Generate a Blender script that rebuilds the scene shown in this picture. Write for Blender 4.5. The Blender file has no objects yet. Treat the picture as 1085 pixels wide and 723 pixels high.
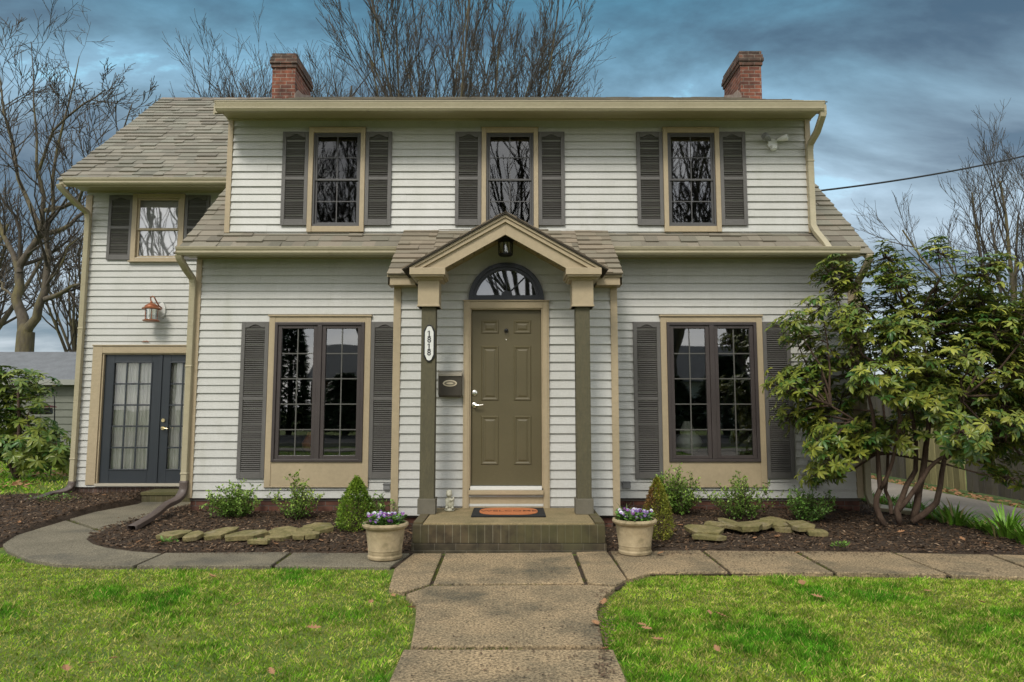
import bpy, math, random
import numpy as np
from mathutils import Vector, Matrix

# ------------------------------------------------------------------ camera, sky, sun, exposure
scene = bpy.context.scene
RAD = math.radians
FPX, CX, CY, PITCH, EYE = 730.0, 542.5, 361.5, 5.55, 1.37
cam_d = bpy.data.cameras.new("camera")
cam_d.sensor_width = 36.0
cam_d.lens = FPX / 1085.0 * 36.0
cam_d.clip_start, cam_d.clip_end = 0.05, 2000.0
cam = bpy.data.objects.new("camera", cam_d)
scene.collection.objects.link(cam)
cam.location = (0, 0, EYE)
cam.rotation_euler = (RAD(90 + PITCH), 0, 0)
scene.camera = cam

SUN_EL, SUN_AZ = 46.0, 202.0            # sun behind the photographer, a little to the left
world = bpy.data.worlds.new("World")
scene.world = world
world.use_nodes = True
nt = world.node_tree
nt.nodes.clear()
def wn(t, **kw):
    n = nt.nodes.new(t)
    for k, v in kw.items(): setattr(n, k, v)
    return n
def wl(a, b): nt.links.new(a, b)
wout = wn('ShaderNodeOutputWorld'); wbg = wn('ShaderNodeBackground')
wbg.inputs['Strength'].default_value = 0.1
wl(wbg.outputs[0], wout.inputs[0])
sky = wn('ShaderNodeTexSky', sky_type='NISHITA', sun_disc=False)
sky.sun_elevation, sky.sun_rotation = RAD(SUN_EL), RAD(SUN_AZ)
tc = wn('ShaderNodeTexCoord'); sep = wn('ShaderNodeSeparateXYZ'); wl(tc.outputs['Generated'], sep.inputs[0])
def wmath(op, a, b=None, clamp=False):
    n = wn('ShaderNodeMath', operation=op, use_clamp=clamp)
    for i, v in enumerate((a, b)):
        if v is None: continue
        if isinstance(v, (int, float)): n.inputs[i].default_value = v
        else: wl(v, n.inputs[i])
    return n.outputs[0]
zc = wmath('MAXIMUM', sep.outputs['Z'], 0.0)
den = wmath('ADD', zc, 0.30)
cxn = wmath('DIVIDE', sep.outputs['X'], den); cyn = wmath('DIVIDE', sep.outputs['Y'], den)
comb = wn('ShaderNodeCombineXYZ'); wl(cxn, comb.inputs[0]); wl(cyn, comb.inputs[1])
mp = wn('ShaderNodeMapping'); mp.inputs['Rotation'].default_value = (0, 0, RAD(40)); mp.inputs['Scale'].default_value = (0.75, 1.35, 1)
mp.inputs['Location'].default_value = (12.1, 1.1, 0)
wl(comb.outputs[0], mp.inputs[0])
nz = wn('ShaderNodeTexNoise'); nz.inputs['Scale'].default_value = 2.1; nz.inputs['Detail'].default_value = 9
nz.inputs['Roughness'].default_value = 0.56; nz.inputs['Distortion'].default_value = 0.3
wl(mp.outputs[0], nz.inputs['Vector'])
ramp = wn('ShaderNodeValToRGB'); cr = ramp.color_ramp
cr.elements[0].position = 0.38; cr.elements[0].color = (0.024, 0.060, 0.096, 1)
cr.elements[1].position = 0.63; cr.elements[1].color = (0.115, 0.385, 0.540, 1)
for p, c in ((0.43, (0.030, 0.085, 0.130, 1)), (0.51, (0.042, 0.145, 0.215, 1)), (0.60, (0.070, 0.230, 0.345, 1))):
    e = cr.elements.new(p); e.color = c
wl(nz.outputs['Fac'], ramp.inputs[0])
# paler, greyer cloud towards the horizon
ramp2 = wn('ShaderNodeValToRGB'); c2 = ramp2.color_ramp
c2.elements[0].position = 0.36; c2.elements[0].color = (0.140, 0.185, 0.225, 1)
c2.elements[1].position = 0.62; c2.elements[1].color = (0.600, 0.620, 0.650, 1)
wl(nz.outputs['Fac'], ramp2.inputs[0])
hz = wmath('POWER', wmath('SUBTRACT', 1.0, wmath('DIVIDE', zc, 0.56), clamp=True), 1.2, clamp=True)
m1 = wn('ShaderNodeMixRGB'); wl(hz, m1.inputs[0]); wl(ramp.outputs[0], m1.inputs[1]); wl(ramp2.outputs[0], m1.inputs[2])
# unseen cloud overhead and behind the camera, brightened to light the facade
up = wmath('MULTIPLY', wmath('SUBTRACT', zc, 0.60, clamp=True), 5.0, clamp=True)
bk = wmath('MULTIPLY', wmath('SUBTRACT', wmath('MULTIPLY', sep.outputs['Y'], -1.0), 0.0, clamp=True), 1.6, clamp=True)
bright = wmath('MAXIMUM', wmath('MULTIPLY', up, 0.75), bk)
ramp3 = wn('ShaderNodeValToRGB'); c3 = ramp3.color_ramp
c3.elements[0].position = 0.3; c3.elements[0].color = (0.70, 0.74, 0.80, 1)
c3.elements[1].position = 0.7; c3.elements[1].color = (1.20, 1.17, 1.10, 1)
wl(nz.outputs['Fac'], ramp3.inputs[0])
m2 = wn('ShaderNodeMixRGB'); wl(bright, m2.inputs[0]); wl(m1.outputs[0], m2.inputs[1]); wl(ramp3.outputs[0], m2.inputs[2])
sc10 = wn('ShaderNodeVectorMath', operation='SCALE'); sc10.inputs['Scale'].default_value = 9.0
wl(m2.outputs[0], sc10.inputs[0])
skys = wn('ShaderNodeVectorMath', operation='SCALE'); skys.inputs['Scale'].default_value = 0.10
wl(sky.outputs[0], skys.inputs[0])
addn = wn('ShaderNodeVectorMath', operation='ADD'); wl(sc10.outputs[0], addn.inputs[0]); wl(skys.outputs[0], addn.inputs[1])
wl(addn.outputs[0], wbg.inputs['Color'])

sun_d = bpy.data.lights.new("sun", 'SUN'); sun_d.energy = 1.3; sun_d.angle = RAD(16); sun_d.color = (1.0, 0.95, 0.86)
sun = bpy.data.objects.new("sun", sun_d); scene.collection.objects.link(sun)
sd = Vector((math.sin(RAD(SUN_AZ)) * math.cos(RAD(SUN_EL)), math.cos(RAD(SUN_AZ)) * math.cos(RAD(SUN_EL)), math.sin(RAD(SUN_EL))))
sun.rotation_euler = sd.to_track_quat('Z', 'Y').to_euler(); sun.location = (0, -10, 20)

vs = scene.view_settings
vs.view_transform = 'Standard'; vs.look = 'None'; vs.exposure = 0.76; vs.gamma = 1.0; vs.use_curve_mapping = False
scene.cycles.max_bounces = 8; scene.cycles.transparent_max_bounces = 12

random.seed(7); rng = np.random.default_rng(7)
R = random.uniform

# ------------------------------------------------------------------ helpers
_c, _s = math.cos(RAD(PITCH)), math.sin(RAD(PITCH))
def at(px, py, Y):
    """point of the photograph (px, py) lying in the vertical plane at distance Y -> (X, Z)"""
    dx, dz = (px - CX) / FPX, -(py - CY) / FPX
    wy, wz = _c - dz * _s, _s + dz * _c
    t = Y / wy
    return dx * t, EYE + wz * t
def gnd(px, py, z=0.0):
    dx, dz = (px - CX) / FPX, -(py - CY) / FPX
    wy, wz = _c - dz * _s, _s + dz * _c
    t = (z - EYE) / wz
    return dx * t, wy * t
def origin_of(p):
    v = Vector((0, 0, 0))
    while p is not None: v += p.location; p = p.parent
    return v
def link(o): scene.collection.objects.link(o); return o
def tag(o, label=None, cat=None, group=None, kind=None):
    if label: o['label'] = label
    if cat: o['category'] = cat
    if group: o['group'] = group
    if kind: o['kind'] = kind
    return o
def empty(name, loc, label, cat, group=None):
    o = link(bpy.data.objects.new(name, None)); o.location = loc; o.empty_display_size = 0.2
    return tag(o, label, cat, group)
def copy_tree(o, parent=None):
    c = o.copy(); link(c)
    if parent is not None: c.parent = parent
    for ch in list(o.children): copy_tree(ch, c)
    return c

class MB:
    def __init__(s): s.v, s.f, s.c = [], [], []; s.col = None
    def add(s, vs_, fs, col=None):
        n = len(s.v); s.v.extend([tuple(p) for p in vs_]); s.f.extend([tuple(i + n for i in f) for f in fs])
        s.c.extend([col or (1, 1, 1)] * len(vs_)); return s
    def box(s, x0, x1, y0, y1, z0, z1, col=None):
        v = [(x, y, z) for x in (x0, x1) for y in (y0, y1) for z in (z0, z1)]
        return s.add(v, [(0, 1, 3, 2), (4, 6, 7, 5), (0, 4, 5, 1), (2, 3, 7, 6), (0, 2, 6, 4), (1, 5, 7, 3)], col)
    def obox(s, c, ax, ay, az, hx, hy, hz, col=None):
        c, ax, ay, az = map(Vector, (c, ax, ay, az))
        v = [c + ax * (i * hx) + ay * (j * hy) + az * (k * hz) for i in (-1, 1) for j in (-1, 1) for k in (-1, 1)]
        return s.add(v, [(0, 1, 3, 2), (4, 6, 7, 5), (0, 4, 5, 1), (2, 3, 7, 6), (0, 2, 6, 4), (1, 5, 7, 3)], col)
    def prism(s, poly, axis, a, b, col=None):
        """poly in the two other axes, extruded along axis from a to b"""
        def P(p, t):
            if axis == 'x': return (t, p[0], p[1])
            if axis == 'y': return (p[0], t, p[1])
            return (p[0], p[1], t)
        n = len(poly); v = [P(p, a) for p in poly] + [P(p, b) for p in poly]
        f = [tuple(range(n))[::-1], tuple(range(n, 2 * n))] + [(i, (i + 1) % n, n + (i + 1) % n, n + i) for i in range(n)]
        return s.add(v, f, col)
    def sweep(s, path, prof, ref=(1, 0, 0), scales=None, caps=True, col=None):
        path = [Vector(p) for p in path]; n = len(prof); vs_ = []; ref = Vector(ref)
        for i, p in enumerate(path):
            if i == 0: t = path[1] - p
            elif i == len(path) - 1: t = p - path[-2]
            else: t = (path[i + 1] - p).normalized() + (p - path[i - 1]).normalized()
            t.normalize()
            if abs(t.dot(ref)) > 0.95:
                r2 = Vector((0, 1, 0)) if abs(ref.y) < 0.5 else Vector((0, 0, 1))
            else: r2 = ref
            a = (r2 - t * r2.dot(t)).normalized(); b = t.cross(a)
            sc = scales[i] if scales else 1
            vs_ += [p + a * (q[0] * sc) + b * (q[1] * sc) for q in prof]
        fs = []
        for i in range(len(path) - 1):
            for k in range(n):
                fs.append((i * n + k, i * n + (k + 1) % n, (i + 1) * n + (k + 1) % n, (i + 1) * n + k))
        if caps: fs += [tuple(range(n))[::-1], tuple(range((len(path) - 1) * n, len(path) * n))]
        return s.add(vs_, fs, col)
    def tube(s, path, r, n=8, col=None, caps=True):
        rs = r if isinstance(r, (list, tuple)) else [r] * len(path)
        prof = [(math.cos(2 * math.pi * k / n), math.sin(2 * math.pi * k / n)) for k in range(n)]
        return s.sweep(path, prof, scales=rs, caps=caps, col=col)
    def lathe(s, c, prof, n=24, col=None):
        vs_ = []
        for r, z in prof:
            vs_ += [(c[0] + r * math.cos(2 * math.pi * k / n), c[1] + r * math.sin(2 * math.pi * k / n), c[2] + z) for k in range(n)]
        fs = [(i * n + k, i * n + (k + 1) % n, (i + 1) * n + (k + 1) % n, (i + 1) * n + k) for i in range(len(prof) - 1) for k in range(n)]
        fs += [tuple(range(n))[::-1], tuple(range((len(prof) - 1) * n, len(prof) * n))]
        return s.add(vs_, fs, col)
    def ball(s, c, rx, ry, rz, n=10, m=7, col=None):
        vs_ = [(c[0], c[1], c[2] - rz)]
        for j in range(1, m):
            t = -math.pi / 2 + math.pi * j / m
            vs_ += [(c[0] + rx * math.cos(t) * math.cos(2 * math.pi * k / n), c[1] + ry * math.cos(t) * math.sin(2 * math.pi * k / n), c[2] + rz * math.sin(t)) for k in range(n)]
        vs_.append((c[0], c[1], c[2] + rz)); L = len(vs_) - 1
        fs = [(0, 1 + (k + 1) % n, 1 + k) for k in range(n)]
        fs += [(1 + j * n + k, 1 + j * n + (k + 1) % n, 1 + (j + 1) * n + (k + 1) % n, 1 + (j + 1) * n + k) for j in range(m - 2) for k in range(n)]
        fs += [(L, 1 + (m - 2) * n + k, 1 + (m - 2) * n + (k + 1) % n) for k in range(n)]
        return s.add(vs_, fs, col)
    def build(s, name, mat, parent=None, smooth=None, bevel=0, world_coords=True):
        me = bpy.data.meshes.new(name)
        off = origin_of(parent) if (parent is not None and world_coords) else Vector((0, 0, 0))
        V = np.array(s.v, dtype=float).reshape(-1, 3) - np.array(off)
        me.from_pydata(V.tolist(), [], s.f)
        me.materials.append(mat)
        finish(me, np.array(s.c), smooth)
        o = link(bpy.data.objects.new(name, me))
        if parent is not None: o.parent = parent
        if bevel:
            m = o.modifiers.new('bevel', 'BEVEL'); m.width = bevel; m.segments = 2; m.limit_method = 'ANGLE'; m.angle_limit = RAD(40)
        return o

def finish(me, cols, smooth):
    nv = len(me.vertices); nl = len(me.loops)
    ca = me.color_attributes.new('Col', 'FLOAT_COLOR', 'POINT')
    c4 = np.ones((nv, 4)); c4[:, :3] = cols; ca.data.foreach_set('color', c4.ravel())
    co = np.empty(nv * 3); me.vertices.foreach_get('co', co); co = co.reshape(-1, 3)
    npoly = len(me.polygons)
    nrm = np.empty(npoly * 3); me.polygons.foreach_get('normal', nrm); nrm = nrm.reshape(-1, 3)
    tot = np.empty(npoly, dtype=np.int32); me.polygons.foreach_get('loop_total', tot)
    pl = np.repeat(np.arange(npoly), tot); vi = np.empty(nl, dtype=np.int32); me.loops.foreach_get('vertex_index', vi)
    P = co[vi]; A = np.abs(nrm[pl]); ax = A.argmax(1)
    uv = np.where((ax == 0)[:, None], P[:, [1, 2]], np.where((ax == 1)[:, None], P[:, [0, 2]], P[:, [0, 1]]))
    ul = me.uv_layers.new(name='UVMap'); ul.data.foreach_set('uv', uv.ravel())
    if smooth is not None:
        me.shade_smooth()
        if smooth < 180: me.set_sharp_from_angle(angle=RAD(smooth))
    me.update()

def scatter(tv, tf, pos, ax, up, size, cols, name, mat, parent=None, smooth=None, extra=None):
    """many small copies of one template as ONE mesh. tv (k,3) in (along, side, normal); ax/up (N,3); size (N,3)"""
    tv = np.array(tv, float); tf = np.array(tf, int); N = len(pos)
    ax = ax / np.linalg.norm(ax, axis=1, keepdims=True)
    side = np.cross(up, ax); side /= np.linalg.norm(side, axis=1, keepdims=True) + 1e-9
    nr = np.cross(ax, side)
    off = np.array(origin_of(parent)) if parent is not None else np.zeros(3)
    V = (pos[:, None, :] + ax[:, None, :] * (tv[None, :, 0:1] * size[:, None, 0:1]) + side[:, None, :] * (tv[None, :, 1:2] * size[:, None, 1:2])
         + nr[:, None, :] * (tv[None, :, 2:3] * size[:, None, 2:3])) - off
    k = len(tv); V = V.reshape(-1, 3); F = (tf[None] + (np.arange(N) * k)[:, None, None]).reshape(-1, tf.shape[1])
    me = bpy.data.meshes.new(name); nf = len(F); w = tf.shape[1]
    me.vertices.add(len(V)); me.vertices.foreach_set('co', V.ravel())
    me.loops.add(nf * w); me.loops.foreach_set('vertex_index', F.ravel().astype(np.int32))
    me.polygons.add(nf); me.polygons.foreach_set('loop_start', (np.arange(nf) * w).astype(np.int32))
    me.polygons.foreach_set('loop_total', np.full(nf, w, dtype=np.int32))
    me.update(calc_edges=True); me.materials.append(mat)
    finish(me, np.repeat(cols, k, axis=0), smooth)
    o = link(bpy.data.objects.new(name, me))
    if parent is not None: o.parent = parent
    return o

def inpoly(x, y, poly):
    x = np.asarray(x); y = np.asarray(y); ins = np.zeros(x.shape, bool); n = len(poly)
    for i in range(n):
        x0, y0 = poly[i]; x1, y1 = poly[(i + 1) % n]
        if y0 == y1: continue
        c = ((y0 > y) != (y1 > y)) & (x < (x1 - x0) * (y - y0) / (y1 - y0) + x0); ins ^= c
    return ins
_g = np.random.default_rng(11).random((64, 64))
def vnoise(x, y, f=1.0):
    x = np.asarray(x, float) * f + 100; y = np.asarray(y, float) * f + 100
    i, j = np.floor(x).astype(int), np.floor(y).astype(int); u, v = x - i, y - j
    u, v = u * u * (3 - 2 * u), v * v * (3 - 2 * v)
    g = lambda a, b: _g[a % 64, b % 64]
    return (g(i, j) * (1 - u) + g(i + 1, j) * u) * (1 - v) + (g(i, j + 1) * (1 - u) + g(i + 1, j + 1) * u) * v
def fnoise(x, y, f=1.0): return (vnoise(x, y, f) + 0.5 * vnoise(x, y, f * 2.1) + 0.25 * vnoise(x, y, f * 4.3)) / 1.75

# ------------------------------------------------------------------ materials
def mat(name, col=(0.5, 0.5, 0.5), rough=0.6, col2=None, nscale=5.0, stretch=(1, 1, 1), amt=0.5, bump=0.0, bscale=60.0, metal=0.0,
        attr=False, spec=0.4, stain=None, stain_scale=1.2, stain_lo=0.5, stain_hi=0.75, transl=0.0, bdist=0.004, fine=0.0, fscale=90.0):
    m = bpy.data.materials.new(name); m.use_nodes = True; n = m.node_tree; N = n.nodes; L = n.links; b = N['Principled BSDF']
    b.inputs['Roughness'].default_value = rough; b.inputs['Metallic'].default_value = metal; b.inputs['Specular IOR Level'].default_value = spec
    t = N.new('ShaderNodeTexCoord'); mpn = N.new('ShaderNodeMapping'); mpn.inputs['Scale'].default_value = stretch
    L.new(t.outputs['Object'], mpn.inputs[0])
    rgb = N.new('ShaderNodeRGB'); rgb.outputs[0].default_value = (*col, 1); out = rgb.outputs[0]
    def noise(sc, det=5, rgh=0.6):
        x = N.new('ShaderNodeTexNoise'); x.inputs['Scale'].default_value = sc; x.inputs['Detail'].default_value = det; x.inputs['Roughness'].default_value = rgh
        L.new(mpn.outputs[0], x.inputs['Vector']); return x.outputs['Fac']
    def mapr(src, a, bb, c=0.0, d=1.0):
        x = N.new('ShaderNodeMapRange'); x.inputs[1].default_value, x.inputs[2].default_value, x.inputs[3].default_value, x.inputs[4].default_value = a, bb, c, d
        L.new(src, x.inputs[0]); return x.outputs[0]
    def mix(f, a, bb, mode='MIX'):
        x = N.new('ShaderNodeMixRGB'); x.blend_type = mode
        for i, v in enumerate((f, a, bb)):
            if isinstance(v, (int, float)): x.inputs[i].default_value = v
            elif isinstance(v, tuple): x.inputs[i].default_value = (*v, 1)
            else: L.new(v, x.inputs[i])
        return x.outputs[0]
    if attr:
        a = N.new('ShaderNodeAttribute'); a.attribute_name = 'Col'; out = mix(1.0, out, a.outputs['Color'], 'MULTIPLY')
    if col2: out = mix(mapr(noise(nscale), 0.35, 0.68, 0, amt), out, col2)
    if stain: out = mix(mapr(noise(stain_scale, 8, 0.65), stain_lo, stain_hi), out, stain)
    if fine:
        g = mapr(noise(fscale, 3, 0.7), 0.3, 0.7, 1 - fine, 1 + fine)
        cc = N.new('ShaderNodeCombineXYZ'); [L.new(g, cc.inputs[i]) for i in range(3)]
        out = mix(1.0, out, cc.outputs[0], 'MULTIPLY')
    L.new(out, b.inputs['Base Color'])
    if bump:
        bp = N.new('ShaderNodeBump'); bp.inputs['Strength'].default_value = bump; bp.inputs['Distance'].default_value = bdist
        L.new(noise(bscale, 4), bp.inputs['Height']); L.new(bp.outputs[0], b.inputs['Normal'])
    if transl:
        tr = N.new('ShaderNodeBsdfTranslucent'); L.new(out, tr.inputs[0]); ms = N.new('ShaderNodeMixShader'); ms.inputs[0].default_value = transl
        L.new(b.outputs[0], ms.inputs[1]); L.new(tr.outputs[0], ms.inputs[2]); L.new(ms.outputs[0], N['Material Output'].inputs[0])
    return m

def brick_mat(name, c1, c2, mortar, bw, bh, ms=0.012, rough=0.85, moss=None, vertical=False, moss_lo=0.5, moss_hi=0.7):
    m = mat(name, c1, rough); n = m.node_tree; N = n.nodes; L = n.links; b = N['Principled BSDF']
    uv = N.new('ShaderNodeUVMap'); mp_ = N.new('ShaderNodeMapping'); L.new(uv.outputs[0], mp_.inputs[0])
    if vertical: mp_.inputs['Rotation'].default_value = (0, 0, RAD(90))
    t = N.new('ShaderNodeTexBrick'); t.inputs['Scale'].default_value = 1.0; t.inputs['Brick Width'].default_value = bw; t.inputs['Row Height'].default_value = bh
    t.inputs['Mortar Size'].default_value = ms / 2; t.inputs['Mortar Smooth'].default_value = 0.3; t.inputs['Bias'].default_value = -0.1
    t.offset = 0.0 if vertical else 0.5
    t.inputs['Color1'].default_value = (*c1, 1); t.inputs['Color2'].default_value = (*c2, 1); t.inputs['Mortar'].default_value = (*mortar, 1)
    L.new(mp_.outputs[0], t.inputs['Vector'])
    tc_ = N.new('ShaderNodeTexCoord'); nz_ = N.new('ShaderNodeTexNoise'); nz_.inputs['Scale'].default_value = 9; nz_.inputs['Detail'].default_value = 6; L.new(tc_.outputs['Object'], nz_.inputs[0])
    mr = N.new('ShaderNodeMapRange'); mr.inputs[1].default_value, mr.inputs[2].default_value, mr.inputs[3].default_value, mr.inputs[4].default_value = .3, .7, .55, 1.35
    L.new(nz_.outputs['Fac'], mr.inputs[0]); cc = N.new('ShaderNodeCombineXYZ'); [L.new(mr.outputs[0], cc.inputs[i]) for i in range(3)]
    mx = N.new('ShaderNodeMixRGB'); mx.blend_type = 'MULTIPLY'; mx.inputs[0].default_value = 1; L.new(t.outputs['Color'], mx.inputs[1]); L.new(cc.outputs[0], mx.inputs[2]); out = mx.outputs[0]
    if moss:
        n2 = N.new('ShaderNodeTexNoise'); n2.inputs['Scale'].default_value = 2.2; n2.inputs['Detail'].default_value = 7; L.new(tc_.outputs['Object'], n2.inputs[0])
        m2_ = N.new('ShaderNodeMapRange'); m2_.inputs[1].default_value, m2_.inputs[2].default_value = moss_lo, moss_hi; m2_.inputs[4].default_value = 0.8; L.new(n2.outputs['Fac'], m2_.inputs[0])
        mx2 = N.new('ShaderNodeMixRGB'); L.new(m2_.outputs[0], mx2.inputs[0]); L.new(out, mx2.inputs[1]); mx2.inputs[2].default_value = (*moss, 1); out = mx2.outputs[0]
    L.new(out, b.inputs['Base Color'])
    bp = N.new('ShaderNodeBump'); bp.inputs['Strength'].default_value = 0.8; bp.inputs['Distance'].default_value = 0.01; bp.invert = True
    L.new(t.outputs['Fac'], bp.inputs['Height']); L.new(bp.outputs[0], b.inputs['Normal'])
    return m

def glass_mat(name, refl=0.22, tint=(0.75, 0.8, 0.78), wav=0.15, rough=0.015):
    m = bpy.data.materials.new(name); m.use_nodes = True; n = m.node_tree; N = n.nodes; L = n.links; N.clear()
    o = N.new('ShaderNodeOutputMaterial'); g = N.new('ShaderNodeBsdfGlossy'); g.inputs['Roughness'].default_value = rough; g.inputs['Color'].default_value = (1, 1, 1, 1)
    t = N.new('ShaderNodeBsdfTransparent'); t.inputs[0].default_value = (*tint, 1); ms = N.new('ShaderNodeMixShader')
    lw = N.new('ShaderNodeLayerWeight'); lw.inputs['Blend'].default_value = 0.35
    mr = N.new('ShaderNodeMapRange'); mr.inputs[3].default_value = refl; mr.inputs[4].default_value = 0.9; L.new(lw.outputs['Fresnel'], mr.inputs[0]); L.new(mr.outputs[0], ms.inputs[0])
    tc_ = N.new('ShaderNodeTexCoord'); nz_ = N.new('ShaderNodeTexNoise'); nz_.inputs['Scale'].default_value = 2.5; nz_.inputs['Detail'].default_value = 1; L.new(tc_.outputs['Object'], nz_.inputs[0])
    bp = N.new('ShaderNodeBump'); bp.inputs['Strength'].default_value = wav; bp.inputs['Distance'].default_value = 0.0035; L.new(nz_.outputs['Fac'], bp.inputs['Height']); L.new(bp.outputs[0], g.inputs['Normal'])
    L.new(t.outputs[0], ms.inputs[1]); L.new(g.outputs[0], ms.inputs[2]); L.new(ms.outputs[0], o.inputs[0])
    return m

SIDE = mat('vinyl_siding', (0.510, 0.505, 0.472), 0.42, col2=(0.425, 0.425, 0.38), nscale=1.3, stretch=(2.6, 2.6, .8), amt=0.55, bump=0.15, bscale=90, stain=(0.36, 0.36, 0.295), stain_scale=0.9, stain_lo=0.56, stain_hi=0.85, fine=0.05, fscale=28, attr=True)
TRIM = mat('tan_trim_paint', (0.410, 0.328, 0.210), 0.45, col2=(0.345, 0.28, 0.178), nscale=2.5, stretch=(1, 1, 1), amt=0.6, bump=0.1, bscale=40, fine=0.06, fscale=22)
GUT = mat('gutter_paint', (0.415, 0.365, 0.245), 0.38, col2=(0.32, 0.28, 0.18), nscale=1.8, stretch=(1, 3, 3), amt=0.55, fine=0.07, fscale=18)
SHUT = mat('shutter_vinyl', (0.110, 0.104, 0.096), 0.5, col2=(0.145, 0.138, 0.128), nscale=3, amt=0.5, bump=0.1, bscale=120, fine=0.06, fscale=30)
OLIVE = mat('olive_paint', (0.106, 0.088, 0.044), 0.48, col2=(0.084, 0.070, 0.035), nscale=2.5, stretch=(1, 1, 1), amt=0.5, bump=0.1, bscale=70, fine=0.05, fscale=40)
COLM = mat('rough_column_stain', (0.098, 0.086, 0.047), 0.7, col2=(0.068, 0.062, 0.036), nscale=8, stretch=(3, 3, 0.7), amt=0.7, bump=0.5, bscale=60, fine=0.16, fscale=30)
COLB = mat('column_base_paint', (0.150, 0.135, 0.100), 0.7, col2=(0.10, 0.09, 0.065), nscale=8, amt=0.7, bump=0.3)
BRZ = mat('bronze_window_vinyl', (0.052, 0.042, 0.040), 0.4, col2=(0.075, 0.062, 0.058), nscale=3, amt=0.5)
NAVY = mat('slate_blue_door_paint', (0.026, 0.032, 0.039), 0.35, col2=(0.036, 0.041, 0.048), nscale=3, amt=0.5)
BLKF = mat('fanlight_black_paint', (0.018, 0.021, 0.026), 0.35)
GRIL = mat('muntin_grey', (0.095, 0.093, 0.083), 0.5)
SCRN = mat('storm_sash_grey', (0.085, 0.082, 0.080), 0.45)
GLASS = glass_mat('window_glass', 0.15)
GLASS_UPS = [glass_mat('storm_window_glass', q_, (0.6, 0.62, 0.62), 0.25, w_) for q_, w_ in ((.02, .02), (.06, .015), (.11, .02))]
LGLASS = glass_mat('lamp_glass', 0.15, (0.85, 0.88, 0.85), 0.4)
CURT = mat('sheer_curtain', (0.86, 0.86, 0.80), 0.9, transl=0.15)
SHADE = mat('window_shade', (0.62, 0.62, 0.62), 0.8)
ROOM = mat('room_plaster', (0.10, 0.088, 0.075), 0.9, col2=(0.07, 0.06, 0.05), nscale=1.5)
ROOF = mat('asphalt_shingle', (1, 1, 1), 0.92, attr=True, bump=0.5, bscale=260, fine=0.16, fscale=110, stain=(0.105, 0.095, 0.065), stain_scale=1.1, stain_lo=0.6, stain_hi=0.9)
RBRICK = brick_mat('red_chimney_brick', (0.225, 0.075, 0.042), (0.095, 0.036, 0.025), (0.26, 0.215, 0.17), 0.205, 0.070, 0.012)
CAPB = brick_mat('sooty_corbel_brick', (0.060, 0.038, 0.028), (0.15, 0.070, 0.045), (0.20, 0.165, 0.13), 0.205, 0.070, 0.010)
FBRICK = brick_mat('foundation_brick', (0.125, 0.052, 0.034), (0.080, 0.036, 0.025), (0.11, 0.095, 0.08), 0.205, 0.070, 0.010)
SOLD = brick_mat('mossy_step_brick', (0.085, 0.062, 0.034), (0.050, 0.042, 0.022), (0.150, 0.130, 0.085), 0.30, 0.078, 0.010, moss=(0.080, 0.078, 0.028), vertical=True, moss_lo=0.42, moss_hi=0.72)
BSOLD = brick_mat('soldier_brick_base', (0.130, 0.080, 0.058), (0.085, 0.054, 0.042), (0.19, 0.165, 0.14), 0.40, 0.072, 0.010, vertical=True)
PORCHT = mat('porch_slab_concrete', (0.270, 0.205, 0.105), 0.85, col2=(0.155, 0.128, 0.060), nscale=4, amt=0.8, bump=0.5, bscale=150, fine=0.28, fscale=55)
WALK = mat('aggregate_concrete', (0.320, 0.232, 0.130), 0.9, col2=(0.185, 0.145, 0.086), nscale=2.2, amt=0.85, bump=0.7, bscale=230, bdist=0.006, fine=0.85, fscale=64,
           stain=(0.105, 0.088, 0.055), stain_scale=1.3, stain_lo=0.49, stain_hi=0.66)
WALK2 = mat('grey_aggregate_concrete', (0.195, 0.168, 0.115), 0.9, col2=(0.130, 0.112, 0.075), nscale=2.0, amt=0.85, bump=0.7, bscale=230, bdist=0.006, fine=0.7, fscale=75,
            stain=(0.088, 0.082, 0.064), stain_scale=1.0, stain_lo=0.52, stain_hi=0.72)
DRIVE = mat('driveway_concrete', (0.300, 0.265, 0.225), 0.9, col2=(0.21, 0.185, 0.15), nscale=1.2, amt=0.9, bump=0.3, fine=0.15, fscale=40)
SOIL = mat('dark_soil', (0.042, 0.027, 0.015), 0.95, col2=(0.062, 0.042, 0.028), nscale=30, amt=0.9, bump=1.0, bscale=60, bdist=0.02, fine=0.4, fscale=70)
GROUND = mat('turf_ground', (0.070, 0.125, 0.014), 0.95, col2=(0.150, 0.165, 0.030), nscale=2.5, amt=0.8, bump=0.6, bscale=50, fine=0.4, fscale=45)
CHIP = mat('mulch_chip_wood', (1, 1, 1), 0.9, attr=True)
BLADE = mat('grass_blade', (1, 1, 1), 0.7, attr=True, transl=0.3, spec=0.12)
LEAF = mat('broad_leaf', (1, 1, 1), 0.33, attr=True, transl=0.15, spec=0.3)
SLEAF = mat('small_leaf', (1, 1, 1), 0.5, attr=True, transl=0.2)
DEADL = mat('dead_oak_leaf', (0.30, 0.135, 0.060), 0.8, col2=(0.42, 0.25, 0.13), nscale=30, amt=0.9, transl=0.1)
BARK = mat('bark', (0.130, 0.108, 0.082), 0.95, col2=(0.060, 0.050, 0.036), nscale=4, stretch=(3, 3, 1), amt=0.9, bump=0.8, bscale=14, bdist=0.03, fine=0.2, fscale=8, stain=(0.16, 0.135, 0.055), stain_scale=0.6, stain_lo=0.45, stain_hi=0.65)
TWIG = mat('twig_bark', (0.050, 0.042, 0.034), 0.95, col2=(0.095, 0.078, 0.056), nscale=2, amt=0.8)
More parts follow.
